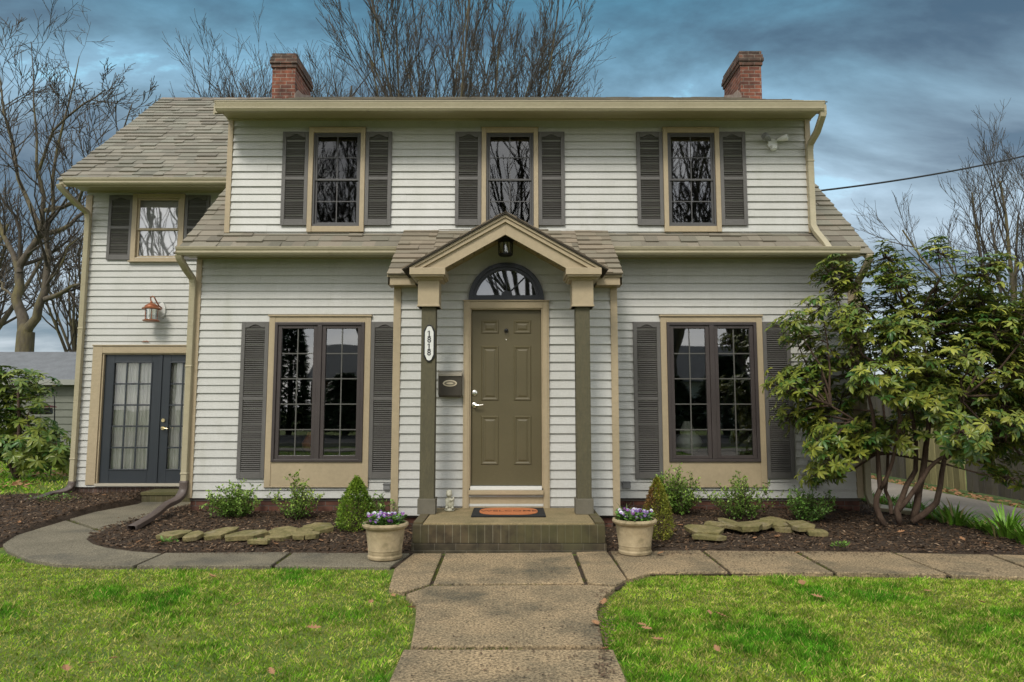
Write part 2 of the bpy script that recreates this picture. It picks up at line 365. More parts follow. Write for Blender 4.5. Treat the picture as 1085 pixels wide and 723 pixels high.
RBARK = mat('shrub_bark', (0.060, 0.036, 0.024), 0.9, col2=(0.100, 0.068, 0.046), nscale=14, stretch=(2, 2, 0.6), amt=0.9, bump=0.8, bscale=50, bdist=0.01, fine=0.2)
STONE = mat('mossy_flagstone', (0.240, 0.195, 0.090), 0.9, col2=(0.110, 0.105, 0.030), nscale=7, amt=0.9, bump=0.9, bscale=35, bdist=0.012, fine=0.25, fscale=30, stain=(0.27, 0.22, 0.15), stain_scale=5, stain_lo=0.56, stain_hi=0.75)
POT = mat('weathered_stoneware', (0.420, 0.335, 0.205), 0.85, col2=(0.300, 0.232, 0.132), nscale=7, amt=0.9, bump=0.3, bscale=80, fine=0.12, fscale=30, stain=(0.135, 0.112, 0.055), stain_scale=5.5, stain_lo=0.50, stain_hi=0.72)
PIPE = mat('brown_drain_pipe', (0.085, 0.062, 0.052), 0.45, col2=(0.120, 0.092, 0.078), nscale=6, amt=0.7)
BRASS = mat('brass', (0.62, 0.50, 0.28), 0.28, metal=1.0)
NICK = mat('satin_nickel', (0.70, 0.68, 0.62), 0.3, metal=1.0)
BLACK = mat('black_metal', (0.012, 0.012, 0.013), 0.4)
COPPER = mat('weathered_copper', (0.290, 0.092, 0.040), 0.45, col2=(0.38, 0.16, 0.08), nscale=25, amt=0.8, metal=0.35)
WHITE = mat('white_plastic', (0.66, 0.66, 0.62), 0.5)
GREYP = mat('grey_plastic', (0.20, 0.20, 0.195), 0.5)
MBOX = mat('mailbox_brown', (0.052, 0.044, 0.032), 0.4)
CREAM = mat('cream_enamel', (0.62, 0.54, 0.38), 0.4)
STAT = mat('cast_stone_figure', (0.47, 0.45, 0.36), 0.85, col2=(0.27, 0.27, 0.19), nscale=30, amt=0.9, bump=0.5)
RUBBER = mat('black_rubber', (0.014, 0.014, 0.013), 0.8, bump=0.5, bscale=200)
COIR = mat('orange_coir', (0.480, 0.165, 0.060), 0.95, col2=(0.42, 0.14, 0.045), nscale=60, amt=0.8, bump=1, bscale=300)
COIRD = mat('dark_coir_lettering', (0.14, 0.045, 0.018), 0.95)
SHEDW = mat('grey_green_lap_siding', (0.170, 0.175, 0.145), 0.8, col2=(0.135, 0.14, 0.115), nscale=3, amt=0.8)
SHEDR = mat('grey_shed_roofing', (0.165, 0.172, 0.180), 0.9, col2=(0.12, 0.125, 0.13), nscale=4, amt=0.8, fine=0.12, fscale=20)
FENCE = mat('weathered_fence_wood', (1, 1, 1), 0.9, attr=True, col2=(0.12, 0.11, 0.05), nscale=2.0, stretch=(4, 4, 0.8), amt=0.5, fine=0.15, fscale=18)
NEIGH = mat('neighbour_white_siding', (0.60, 0.61, 0.62), 0.6)
ASPH = mat('road_asphalt', (0.055, 0.054, 0.053), 0.95, col2=(0.075, 0.073, 0.07), nscale=2, amt=0.8, fine=0.2)
WIRE = mat('cable_rubber', (0.012, 0.012, 0.014), 0.6)
PETAL = mat('pansy_petal', (1, 1, 1), 0.6, attr=True, transl=0.2)
ROOMWARM = mat('terracotta_lamp_glaze', (0.45, 0.16, 0.06), 0.5)

# ------------------------------------------------------------------ ground, paths, beds (setting)
YW, YV, YG = 8.85, 7.90, 10.70        # main wall, entry bay wall, wing wall
mb = MB(); mb.add([(-400, -300, -0.035), (400, -300, -0.035), (400, 600, -0.035), (-400, 600, -0.035)], [(0, 1, 2, 3)])
tag(mb.build('ground', GROUND), kind='structure')

slabs = {
 'R1': [(647, 584), (742, 583), (771, 605.5), (690, 606), (668, 613), (664, 611)],
 'R2': [(746, 583), (841, 584), (883, 606.5), (775, 605.7)], 'R3': [(845, 584), (944, 585.2), (1003, 608.5), (887, 606.7)],
 'R4': [(948, 585.3), (1048, 587.3), (1114, 611.8), (1008, 608.7)], 'R5': [(1052, 587.5), (1150, 589.6), (1228, 615.5), (1119, 612)],
 'R6': [(1154, 589.7), (1260, 592), (1350, 619), (1233, 615.7)],
 'L1': [(311, 585), (434, 586), (413, 600), (291, 599)], 'L2': [(175, 585.8), (307, 585), (287, 599), (145, 599)],
 'L3': [(171, 586), (141, 599), (100, 599), (60, 597), (30, 592), (8, 583), (3, 576), (17, 567), (43, 559), (70, 551), (108, 563.5), (96, 567), (92, 571), (99, 576), (114, 580), (140, 583.5)],
 'L4': [(74, 549.8), (100, 542.5), (146, 534), (153, 531), (210, 531), (203, 540), (160, 550), (133, 556.7), (111, 562.2)],
 'PL': [(438, 586), (468.5, 586), (455, 618.6), (428, 626.5), (412, 623), (418, 602)], 'PC': [(472, 586), (606, 585), (619, 617.4), (459, 618.3)],
 'PR': [(610.5, 585), (643, 584), (664, 613.5), (652, 619.5), (623, 617.2)],
 'F1': [(430, 630), (455, 621), (622, 620), (652, 622), (640, 632), (632, 645), (639, 684), (435, 685), (440, 660), (441, 641)],
}
walk_polys = {}
mbA, mbB = MB(), MB()
for k, pp in slabs.items():
    w = [gnd(*p) for p in pp]; walk_polys[k] = w
xl, xr = -0.62, 0.58
ys = [gnd(540, 687.5)[1]]
while ys[-1] > -5: ys.append(ys[-1] - 1.25)
for i in range(len(ys) - 1):
    walk_polys['F%d' % (i + 2)] = [(xl, ys[i]), (xr, ys[i]), (xr, ys[i + 1] + 0.02), (xl, ys[i + 1] + 0.02)]
path_root = None
for k, w in walk_polys.items():
    m = (mbB if k[0] == 'L' else mbA)
    A = sum(w[i][0] * w[(i + 1) % len(w)][1] - w[(i + 1) % len(w)][0] * w[i][1] for i in range(len(w)))
    if A < 0: w = w[::-1]
    dz = R(-0.004, 0.004)
    m.prism(w, 'z', -0.10, dz)
tag(mbA.build('concrete_path', WALK, bevel=0.008), kind='structure')
tag(mbB.build('side_path', WALK2, bevel=0.008), kind='structure')
# crumbs of soil in the joints: the strip under the slabs
mb = MB()
for k, w in walk_polys.items():
    cx_, cy_ = sum(p[0] for p in w) / len(w), sum(p[1] for p in w) / len(w)
mb.add([(-0.58, 3.0, -0.022), (0.54, 3.0, -0.022), (0.54, 5.5, -0.022), (-0.58, 5.5, -0.022)], [(0, 1, 2, 3)])
mb.add([(*gnd(*p), -0.0225) for p in ((420, 622), (432, 628), (655, 622), (662, 616), (662, 586), (420, 586))], [tuple(range(6))])
mb.add([(*gnd(120, 597), -0.020), (*gnd(430, 599), -0.020), (*gnd(430, 585), -0.020), (*gnd(170, 585), -0.020)], [(0, 1, 2, 3)])
mb.add([(*gnd(640, 607), -0.020), (*gnd(880, 605.5), -0.020), (*gnd(1300, 616), -0.020), (*gnd(1300, 590), -0.020), (*gnd(940, 584), -0.02), (*gnd(640, 584), -0.020)], [tuple(range(6))])
tag(mb.build('path_bed_ground', SOIL), kind='structure')

# driveway to the right of the house, and the street in front
mb = MB(); mb.prism([(5.45, -5), (7.05, -5), (7.05, 30), (5.45, 30)], 'z', -0.1, -0.012)
tag(mb.build('driveway', DRIVE), kind='structure')
mb = MB(); mb.prism([(-120, -15), (120, -15), (120, -7.6), (-120, -7.6)], 'z', -0.2, -0.02)
tag(mb.build('road', ASPH), kind='structure')
mb = MB(); mb.prism([(-120, -7.6), (120, -7.6), (120, -7.45), (-120, -7.45)], 'z', -0.2, 0.10); mb.prism([(-120, -15.15), (120, -15.15), (120, -15), (-120, -15)], 'z', -0.2, 0.10)
mb.prism([(-120, -5.9), (120, -5.9), (120, -4.6), (-120, -4.6)], 'z', -0.2, 0.004)
tag(mb.build('kerb_and_pavement', DRIVE), kind='structure')

bed_left = [gnd(*p) for p in [(92.5, 571), (100, 576.3), (114, 580.2), (140, 583.7), (171, 586.2), (308, 585.2), (436, 586)]] + [(-0.98, 6.82), (-0.98, 7.9), (-1.37, 7.9), (-1.37, 8.86), (-4.13, 8.86), (-4.13, 9.6)] + [gnd(*p) for p in [(203, 540.2), (160, 550.2), (133, 557), (111, 562.5), (96, 567)]]
bed_right = [(0.92, 6.82)] + [gnd(*p) for p in [(643, 584), (742, 582.8), (841, 583.8), (944, 585), (1048, 587.2), (1150, 589.5), (1260, 592)]] + [(5.75, 6.6), (5.42, 7.1), (5.40, 9.2), (5.42, 11.6), (4.42, 11.6), (4.42, 8.86), (1.22, 8.86), (1.22, 7.9), (0.92, 7.9)]
# keep the part of the right bed that lies left of the driveway
bed_right = [(min(x, 5.44), y) for x, y in bed_right]
bed_side = [gnd(*p) for p in [(-60, 583), (3, 576.3), (17, 567.2), (43, 559), (70, 551), (100, 542.3), (146, 534)]] + [(-5.55, 10.3), (-5.55, 10.7), (-6.75, 10.7)] + [gnd(*p) for p in [(60, 529), (30, 531), (-60, 540)]]
def bedh(x, y):
    wall = np.clip((y - 6.9) / 2.0, 0, 1)
    return 0.012 + 0.125 * wall ** 1.3 * np.clip((fnoise(x, y, 0.8) * 1.2), 0.5, 1.2) + 0.035 * (fnoise(x, y, 4) - 0.5) + 0.022 * (vnoise(x, y, 14) - 0.5)
def make_bed(poly, name, hf=bedh):
    c = 0.05; P = np.array(poly); x0, y0 = P.min(0); x1, y1 = P.max(0)
    nx, ny = int((x1 - x0) / c) + 4, int((y1 - y0) / c) + 4
    X, Y = np.meshgrid(x0 - c + np.arange(nx) * c, y0 - c + np.arange(ny) * c, indexing='ij')
    Z = hf(X, Y); vin = inpoly(X, Y, poly); ins = vin[:-1, :-1] | vin[1:, :-1] | vin[:-1, 1:] | vin[1:, 1:]
    er = vin.copy(); er[1:] &= vin[:-1]; er[:-1] &= vin[1:]; er[:, 1:] &= vin[:, :-1]; er[:, :-1] &= vin[:, 1:]
    Z = np.where(vin, np.where(er, Z, np.minimum(Z, .004)), -.03)
    mb_ = MB(); mb_.v = list(zip(X.ravel(), Y.ravel(), Z.ravel())); mb_.c = [(1, 1, 1)] * len(mb_.v)
    I, J = np.nonzero(ins); mb_.f = [(i * ny + j, (i + 1) * ny + j, (i + 1) * ny + j + 1, i * ny + j + 1) for i, j in zip(I, J)]
    return tag(mb_.build(name, SOIL, smooth=180), kind='structure')
make_bed(bed_left, 'planting_bed_soil'); make_bed(bed_right, 'planting_bed_soil'); make_bed(bed_side, 'planting_bed_soil')
# wood chips
def rnd_in(poly, n):
    P = np.array(poly); lo, hi = P.min(0), P.max(0); out = np.zeros((0, 2))
    while len(out) < n:
        q = lo + rng.random((n * 2, 2)) * (hi - lo); out = np.vstack([out, q[inpoly(q[:, 0], q[:, 1], poly)]])
    return out[:n]
pts = np.vstack([rnd_in(bed_left, 9500), rnd_in(bed_right, 13000), rnd_in(bed_side, 6000)]); N = len(pts)
z = bedh(pts[:, 0], pts[:, 1]) + rng.uniform(0, 0.012, N)
pos = np.column_stack([pts, z]); th = rng.uniform(0, 2 * np.pi, N)
ax = np.column_stack([np.cos(th), np.sin(th), rng.normal(0, 0.3, N)]); up = np.column_stack([rng.normal(0, .4, N), rng.normal(0, .4, N), np.ones(N)])
bk_ = rng.random(N)
base = np.where(bk_[:, None] < 0.72, np.array([[0.064, 0.038, 0.020]]), np.where(bk_[:, None] < 0.93, np.array([[0.130, 0.076, 0.040]]), np.array([[0.24, 0.17, 0.11]])))
cols = base * rng.uniform(0.5, 1.4, (N, 1))
chip = [(-.5, -.5, 0), (.5, -.4, .3), (.6, .4, 0), (-.4, .5, .3), (0, 0, .8)]
scatter(chip, [(0, 1, 4), (1, 2, 4), (2, 3, 4), (3, 0, 4)], pos, ax, up, np.column_stack([rng.uniform(.012, .055, N) * np.where(rng.random(N) < .06, 1.7, 1), rng.uniform(.006, .018, N), rng.uniform(.004, .012, N)]), cols, 'mulch', CHIP)
tag(bpy.data.objects['mulch'], 'dark brown wood mulch chips covering the planting beds', 'mulch', kind='stuff')

# lawn blades
lawn_l = [gnd(*p) for p in [(-60, 584), (0, 584), (8, 587), (30, 594.5), (60, 598.5), (100, 600.5), (145, 600.8), (288, 600.5), (412, 601.5), (414, 612), (409, 624), (427, 629.5), (437, 639), (438, 660), (432, 688)]] + [(-0.64, 3.9), (-0.66, 2.4), (-9, 2.4), (-9, 7)]
lawn_r = [gnd(*p) for p in [(668, 615), (691, 608), (772, 607.2), (885, 608.5), (1005, 610.5), (1117, 614), (1230, 617.5), (1350, 621)]] + [(9, 2.4), (0.6, 2.4), (0.6, 3.9)] + [gnd(*p) for p in [(642, 686), (635, 645), (643, 633), (655, 623)]]
lawn_b = [gnd(*p) for p in [(-60, 541), (30, 532), (75, 528)]] + [(-6.85, 10.7), (-6.85, 20.5), (-20, 20.5), (-20, 10)]
def grass(poly, n, hmin, hmax, wmul=1.0):
    p = rnd_in(poly, n); N = len(p); f = fnoise(p[:, 0], p[:, 1], 1.7); f2 = fnoise(p[:, 0] + 30, p[:, 1], 6.0)
    tuft = np.clip((f - 0.35) * 2.2 + (f2 - 0.5) * 1.3, 0, 1)
    keep = rng.random(N) < (0.55 + 0.45 * tuft); p, tuft = p[keep], tuft[keep]; N = len(p)
    th = rng.uniform(0, 2 * np.pi, N); lean = rng.uniform(0.15, 1.1, N) * np.where(rng.random(N) < .35, 1.8, 1)
    ax = np.column_stack([np.cos(th) * lean, np.sin(th) * lean, np.ones(N)])
    up = np.column_stack([-np.sin(th), np.cos(th), np.zeros(N)]) + rng.normal(0, .3, (N, 3))
    h = rng.uniform(hmin, hmax, N) * (0.7 + 0.8 * tuft)
    g = np.array([[0.086, 0.232, 0.016]]); y = np.array([[0.310, 0.370, 0.040]]); s = np.array([[0.66, 0.55, 0.20]])
    r = rng.random(N)[:, None]; mixv = (1 - tuft)[:, None]
    cols = g * (1 - mixv * 0.75) + y * mixv * 0.75
    cols = np.where(r < 0.10 + 0.26 * mixv, s * rng.uniform(.5, 1.05, (N, 1)), cols * rng.uniform(0.5, 1.6, (N, 1)))
    cols = cols * (0.55 + 0.95 * vnoise(p[:, 0] + 9, p[:, 1], 16))[:, None] * np.array([[1.0, 1.1, .9]])
    pos = np.column_stack([p, np.full(N, -0.03)])
    return pos, ax, up, np.column_stack([h, rng.uniform(.0018, .0038, N) * wmul, h * 0.5]), cols
parts_ = [grass(lawn_l, 250000, .015, .040), grass(lawn_r, 270000, .015, .040)]
cat_ = [np.vstack(a) for a in zip(*parts_)]
blade = [(0, -1, 0), (0, 1, 0), (.55, .8, .08), (.55, -.8, .08), (1, 0, .35)]
def blades(arrs, name):
    tv = blade; o = scatter(tv, [(0, 1, 2), (0, 2, 3), (3, 2, 4)], *arrs[:4], arrs[4], name, BLADE); return o
tag(blades(cat_, 'lawn_grass'), 'short green and straw coloured lawn grass in front of the walk', 'grass', kind='stuff')
a = grass(lawn_b, 42000, .03, .09, 3.0); a[4][:] *= 1.1
tag(blades(a, 'side_lawn_grass'), 'bright green lawn strip running back beside the wing', 'grass', kind='stuff')
jl = [((645, 584), (665, 612)), ((744, 583), (773, 605.6)), ((843, 584), (885, 606.6)), ((946, 585.3), (1006, 608.6)), ((1050, 587.4), (1117, 612)), ((470, 586), (457, 618)), ((608, 585), (621, 617)), ((437, 685.8), (640, 685.8)), ((457, 619.5), (640, 619)), ((430, 628), (457, 619.5)), ((309, 585), (289, 599)), ((173, 586), (143, 599)), ((72, 550.5), (110, 563)), ((432, 585), (415, 600))]
jp = np.vstack([np.array(gnd(*a_)) + (np.array(gnd(*b_)) - np.array(gnd(*a_))) * rng.random((int(90 * np.linalg.norm(np.array(gnd(*b_)) - np.array(gnd(*a_)))) + 5, 1)) + rng.normal(0, .008, (int(90 * np.linalg.norm(np.array(gnd(*b_)) - np.array(gnd(*a_)))) + 5, 2)) for a_, b_ in jl])
jp = jp[fnoise(jp[:, 0], jp[:, 1], 3.0) > .53]; N = len(jp); th = rng.uniform(0, 6.28, N)
tag(scatter(blade, [(0, 1, 2), (0, 2, 3), (3, 2, 4)], np.column_stack([jp, np.full(N, -.02)]), np.column_stack([np.cos(th) * .8, np.sin(th) * .8, np.ones(N)]), np.column_stack([-np.sin(th), np.cos(th), np.zeros(N)]), np.column_stack([rng.uniform(.018, .036, N), np.full(N, .003), np.full(N, .01)]), np.array([[.13, .15, .035]]) * rng.uniform(.5, 1.5, (N, 1)), 'joint_grass', BLADE), 'thin moss and grass growing in the joints of the concrete walk', 'moss', kind='stuff')
edge = [gnd(x_, y_) for x_, y_ in ([(px_, 585.5 + rng.normal(0, 1.4)) for px_ in rng.uniform(170, 430, 260)] + [(px_, 584.5 + abs(rng.normal(0, 2.6))) for px_ in rng.uniform(645, 950, 420)] + [(640 + rng.normal(0, 5), py_) for py_ in rng.uniform(625, 720, 230)] + [(rng.uniform(430, 650), rng.uniform(586, 720)) for _ in range(160)] + [(rng.uniform(655, 1080), rng.uniform(586, 606)) for _ in range(120)])]
E = np.array(edge); N = len(E); th = rng.uniform(0, 6.28, N)
tag(scatter(chip, [(0, 1, 4), (1, 2, 4), (2, 3, 4), (3, 0, 4)], np.column_stack([E, np.full(N, .004)]), np.column_stack([np.cos(th), np.sin(th), np.zeros(N)]), np.column_stack([np.zeros(N), np.zeros(N), np.ones(N)]), np.column_stack([rng.uniform(.006, .028, N), rng.uniform(.004, .012, N), rng.uniform(.003, .007, N)]), np.array([[.085, .052, .030]]) * rng.uniform(.4, 1.9, (N, 1)), 'wood_crumbs', CHIP), 'crumbs of mulch and dirt strewn over the walk', 'debris', kind='stuff')
a = grass([(-22, 2.4), (-9, 2.4), (-9, 6.9), (-8.2, 7.2), (-9.5, 10), (-22, 10)], 26000, .03, .08, 4.0)
tag(blades(a, 'far_lawn_grass'), 'lawn spreading left beyond the side path', 'grass', kind='stuff')
a = grass([(9, 1.0), (7.45, 1.0), (7.45, 5.0), (16, 5.0), (16, 1.0)], 9000, .03, .07, 4.0)
tag(blades(a, 'neighbour_lawn_grass'), 'grass beyond the driveway in front of the fence', 'grass', kind='stuff')
# grass verge behind the photographer and around (thin tufts, seen only in reflections)
for nm, poly_ in (('verge_grass', [(-9, -4.5), (9, -4.5), (9, 2.3), (-9, 2.3)]),):
    a = grass(poly_, 15000, .03, .06, 4.0)
    inside = (np.abs(a[0][:, 0]) > 0.7) & ~((a[0][:, 0] > 5.4) & (a[0][:, 0] < 7.1)); a = [q[inside] for q in a]
    tag(blades(a, nm), 'lawn running from the walk back to the street', 'grass', kind='stuff')
# ------------------------------------------------------------------ the house
house = empty('house', (0, YW, 0), 'pale grey clapboard house with tan trim, grey shutters, gabled front porch and two brick chimneys', 'house')
K = 0.91
def rz(y): return 3.37 + K * (y - 8.55)          # main and wing roof plane (top of deck)
YR = 13.0; ZR = rz(YR)
XL, XR = -4.09, 4.42                              # main block
WL = -6.75                                        # wing left corner
DL, DR = -3.75, 3.94                              # dormer
EXPO = 0.1016

def siding(mb, O, U, Nn, z0, z1, interval, openings=(), lap=0.024):
    k = 0
    za = z0
    while za < z1 - 1e-4:
        zb = min(za + EXPO, z1)
        cuts = sorted({za, zb} | {z for o in openings for z in (o[2], o[3]) if za < z < zb})
        for a, b in zip(cuts, cuts[1:]):
            mid = (a + b) / 2
            i0, i1 = interval(a + 1e-4), interval(b - 1e-4)
            if i0[1] - i0[0] < 0.01: continue
            if i1[1] < i1[0]: m_ = (i1[0] + i1[1]) / 2; i1 = (m_, m_)
            segs = [(i0[0], i0[1], i1[0], i1[1])]
            for o in openings:
                if not (o[2] < mid < o[3]): continue
                ns = []
                for s in segs:
                    if o[1] <= s[0] or o[0] >= s[1]: ns.append(s); continue
                    if o[0] > s[0]: ns.append((s[0], o[0], s[2], o[0]))
                    if o[1] < s[1]: ns.append((o[1], s[1], o[1], s[3]))
                segs = ns
            def P(u, d, z): return (O[0] + U[0] * u + Nn[0] * d, O[1] + U[1] * u + Nn[1] * d, z)
            da = lap - (lap - .004) * (a - za) / EXPO; db = lap - (lap - .004) * (b - za) / EXPO; slot = .010 if b == zb and b < z1 - 1e-3 else 0
            for s in segs:
                # panel joints every 3.66 m, staggered
                j0 = (k * 1.37) % 3.66; brk = [s[0]] + [u for u in (j0 - 10.98 + 3.66 * t for t in range(8)) if s[0] + .3 < u < s[1] - .3] + [s[1]]
                for q, (ua, ub) in enumerate(zip(brk, brk[1:])):
                    e = 0.0028 * ((k + q) % 2)
                    ta, tb = (ua, ub) if len(brk) > 2 else (s[2], s[3])
                    if len(brk) > 2:
                        if ua == s[0]: ta = s[2]
                        if ub == s[1]: tb = s[3]
                    f = float(0.945 + 0.085 * vnoise(k * 7.3, q * 3.1 + ua))
                    mb.add([P(ua, da + e, a), P(ub, da + e, a), P(tb, db + e, b + slot), P(ta, db + e, b + slot)], [(0, 1, 2, 3)], (f, f, f))
                    if a == za: mb.add([P(ua, .006, a + .010), P(ub, .006, a + .010), P(ub, da + e, a), P(ua, da + e, a)], [(0, 1, 2, 3)])
        za = zb; k += 1

def rects_minus(x0, x1, z0, z1, ops):
    xs = sorted({x0, x1} | {v for o in ops for v in o[:2] if x0 < v < x1}); out = []
    for a, b in zip(xs, xs[1:]):
        zs = [(z0, z1)]
        for o in ops:
            if o[0] < (a + b) / 2 < o[1]:
                zs = [p for s in zs for p in ((s[0], min(s[1], o[2])), (max(s[0], o[3]), s[1])) if p[1] - p[0] > 1e-4]
        out += [(a, b, *s) for s in zs]
    return out

# opening sizes, taken at the plane they stand in
W1 = dict(x=(-2.47, 2.565), w=1.155, z0=at(338, 489.3, YW)[1], z1=at(338, 342, YW)[1], zt=at(338, 336, YW)[1], zb=at(338, 515, YW)[1], tw=1.31)
D2 = dict(x=[at(x, 190, YW)[0] for x in (357.3, 540.3, 732.2)], w=0.625, z0=at(357, 240.5, YW)[1], z1=at(357, 142, YW)[1], zt=at(357, 137.4, YW)[1], zb=at(357, 247, YW)[1], tw=0.745)
WG = dict(x0=at(141, 240, YG)[0], x1=at(196, 240, YG)[0], z0=at(168, 277, YG)[1], z1=at(168, 206.3, YG)[1])
FD = dict(x0=at(106, 440, YG)[0], z0=at(130, 512.5, YG)[1], z1=at(130, 374.4, YG)[1]); FD['x1'] = FD['x0'] + 1.80
ops_main = [(x - .54, x + .54, W1['z0'] + .02, W1['z1'] - .02) for x in W1['x']] + [(x - .30, x + .30, D2['z0'] + .02, D2['z1'] - .01) for x in D2['x']]
ops_main += [(-1.30, 1.14, 0.3, 2.7)]
ops_wing = [(WG['x0'] + .06, WG['x1'] - .06, WG['z0'] + .06, WG['z1'] - .06), (FD['x0'], FD['x1'], FD['z0'], FD['z1'])]
XD = -0.066                                                     # axis of the front door
DZ0, DZ1 = at(537, 514.6, YV)[1], at(537, 327.3, YV)[1]
FZ = at(537, 320, YV)[1]; FR = 0.437
ops_v = [(XD - .43, XD + .43, DZ0 - .05, DZ1 + .05)]
for i in range(8):
    za, zb = FZ + .03 + i * .045, FZ + .03 + (i + 1) * .045
    hh = (FR - .035) ** 2 - (zb - FZ) ** 2
    if hh > 0: ops_v.append((XD - math.sqrt(hh), XD + math.sqrt(hh), za, zb))

ZDT = at(540, 127.0, YW)[1]                                        # dormer wall top
mb = MB()
siding(mb, (0, YW), (1, 0), (0, -1), 0.24, 3.36, lambda z: (XL, XR), ops_main)
siding(mb, (0, YW), (1, 0), (0, -1), 3.36 + .0, ZDT, lambda z: (DL, DR), ops_main)
main_sid = mb.build('front_siding', SIDE, house)
mb = MB(); siding(mb, (0, YG), (1, 0), (0, -1), FD['z0'] - .05, rz(10.2) - .10, lambda z: (WL, XL), ops_wing)
mb.build('wing_siding', SIDE, house)
mb = MB()
siding(mb, (0, YV), (1, 0), (0, -1), 0.17, 3.30, lambda z: (-1.33, 1.17) if z < 2.86 else (XD - (3.36 - z) / .56, XD + (3.36 - z) / .56), ops_v)
# sides of the entry bay
siding(mb, (-1.33, 0), (0, 1), (-1, 0), 0.17, 3.3, lambda z: (YV if z < 3.0 else YV + (z - 3.0) / .68, YW))
siding(mb, (1.17, 0), (0, 1), (1, 0), 0.17, 3.3, lambda z: (YV if z < 3.0 else YV + (z - 3.0) / .68, YW))
mb.build('entry_bay_siding', SIDE, house)
mb = MB()
YB = 17.3
gab = lambda z: (YW if z < rz(YW) - .06 else 8.55 + (z + .06 - 3.37) / K, YB if z < 3.6 else YB - (z - 3.6) / K)
siding(mb, (XR, 0), (0, 1), (1, 0), 0.24, ZR - .1, gab)
siding(mb, (XL, 0), (0, 1), (-1, 0), 0.24, ZR - .1, gab)
zd = lambda y: 5.235 + (ZR - 5.235) / (YR - 8.42) * (y - 8.42)   # dormer roof top
kd = (ZR - 5.235) / (YR - 8.42)
for X_, n_ in ((DL, -1), (DR, 1)):
    siding(mb, (X_, 0), (0, 1), (n_, 0), rz(YW), ZR - .2, lambda z: (YW if z < zd(YW) - .1 else 8.42 + (z + .1 - 5.235) / kd, 8.55 + (z - 3.37) / K))
siding(mb, (WL, 0), (0, 1), (-1, 0), 0.2, ZR - .1, lambda z: (YG if z < rz(YG) - .06 else 8.55 + (z + .06 - 3.37) / K, 15.4 if z < rz(10.6) else 15.4 - (z - rz(10.6)) / K))
siding(mb, (0, YB), (1, 0), (0, 1), 0.24, 3.55, lambda z: (XL, XR))
mb.build('side_siding', SIDE, house)

# wall bodies behind the siding (closed, so that rooms are dark)
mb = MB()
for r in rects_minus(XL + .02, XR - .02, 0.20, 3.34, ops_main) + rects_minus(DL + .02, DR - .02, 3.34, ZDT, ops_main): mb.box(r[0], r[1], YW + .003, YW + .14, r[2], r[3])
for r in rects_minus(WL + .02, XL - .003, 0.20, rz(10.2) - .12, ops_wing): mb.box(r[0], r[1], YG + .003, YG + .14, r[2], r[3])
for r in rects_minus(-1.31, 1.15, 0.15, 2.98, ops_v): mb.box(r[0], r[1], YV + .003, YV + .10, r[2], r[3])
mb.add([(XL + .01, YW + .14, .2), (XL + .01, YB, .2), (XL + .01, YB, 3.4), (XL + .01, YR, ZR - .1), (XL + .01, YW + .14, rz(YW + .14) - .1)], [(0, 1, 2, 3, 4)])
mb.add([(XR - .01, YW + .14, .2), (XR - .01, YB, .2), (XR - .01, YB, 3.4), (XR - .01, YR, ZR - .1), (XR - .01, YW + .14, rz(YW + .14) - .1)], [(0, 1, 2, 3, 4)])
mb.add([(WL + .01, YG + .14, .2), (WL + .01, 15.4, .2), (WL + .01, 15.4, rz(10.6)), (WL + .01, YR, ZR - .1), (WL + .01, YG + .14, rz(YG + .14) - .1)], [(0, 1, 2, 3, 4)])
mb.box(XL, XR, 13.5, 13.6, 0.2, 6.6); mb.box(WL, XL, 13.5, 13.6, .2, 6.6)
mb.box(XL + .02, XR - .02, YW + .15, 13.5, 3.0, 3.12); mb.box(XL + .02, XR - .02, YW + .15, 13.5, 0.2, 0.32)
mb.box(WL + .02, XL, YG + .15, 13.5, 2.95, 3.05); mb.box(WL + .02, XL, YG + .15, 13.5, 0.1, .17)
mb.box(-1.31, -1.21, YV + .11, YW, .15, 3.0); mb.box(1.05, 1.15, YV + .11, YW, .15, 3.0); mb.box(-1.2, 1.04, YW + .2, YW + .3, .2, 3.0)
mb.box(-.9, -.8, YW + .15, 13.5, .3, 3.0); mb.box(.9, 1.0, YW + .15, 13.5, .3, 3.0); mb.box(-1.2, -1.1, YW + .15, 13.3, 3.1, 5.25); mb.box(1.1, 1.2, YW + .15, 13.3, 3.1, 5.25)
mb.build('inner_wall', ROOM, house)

# foundations
mb = MB()
mb.box(XL + .03, XR - .03, YW + .012, YW + .2, -.1, 0.24); mb.box(XR - .2, XR - .02, YW + .2, YB - .1, -.1, 0.24); mb.box(XL + .02, XL + .2, YW + .2, YB - .1, -.1, .24)
mb.box(-1.30, 1.14, YV + .03, YV + .2, -.1, 0.17)
mb.build('brick_foundation', FBRICK, house)
mb = MB(); mb.box(WL + .02, XL, YG + .01, YG + .2, -.1, FD['z0'] - .05); mb.box(WL + .02, WL + .2, YG + .2, 15.3, -.1, .2)
mb.build('brick_base_course', BSOLD, house)

# corner boards and bay trim
mb = MB()
def cboard(x0, x1, y, z0, z1, t=.034, y1=None): MB().box(x0, x1, y - t, y + .01 if y1 is None else y1, z0, z1).build('corner_board', TRIM, house, bevel=.003)
cboard(DL - .012, DL + .055, YW, rz(YW) + .005, ZDT); cboard(DR - .06, DR + .012, YW, rz(YW) + .005, ZDT)
cboard(XL - .012, XL + .06, YW, .24, 3.30); cboard(XR - .07, XR + .012, YW, .24, 3.30)
cboard(WL - .012, WL + .09, YG, .17, rz(10.2) - .14)
cboard(-1.365, -1.28, YV, .17, 2.83); cboard(1.135, 1.215, YV, .17, 2.83)


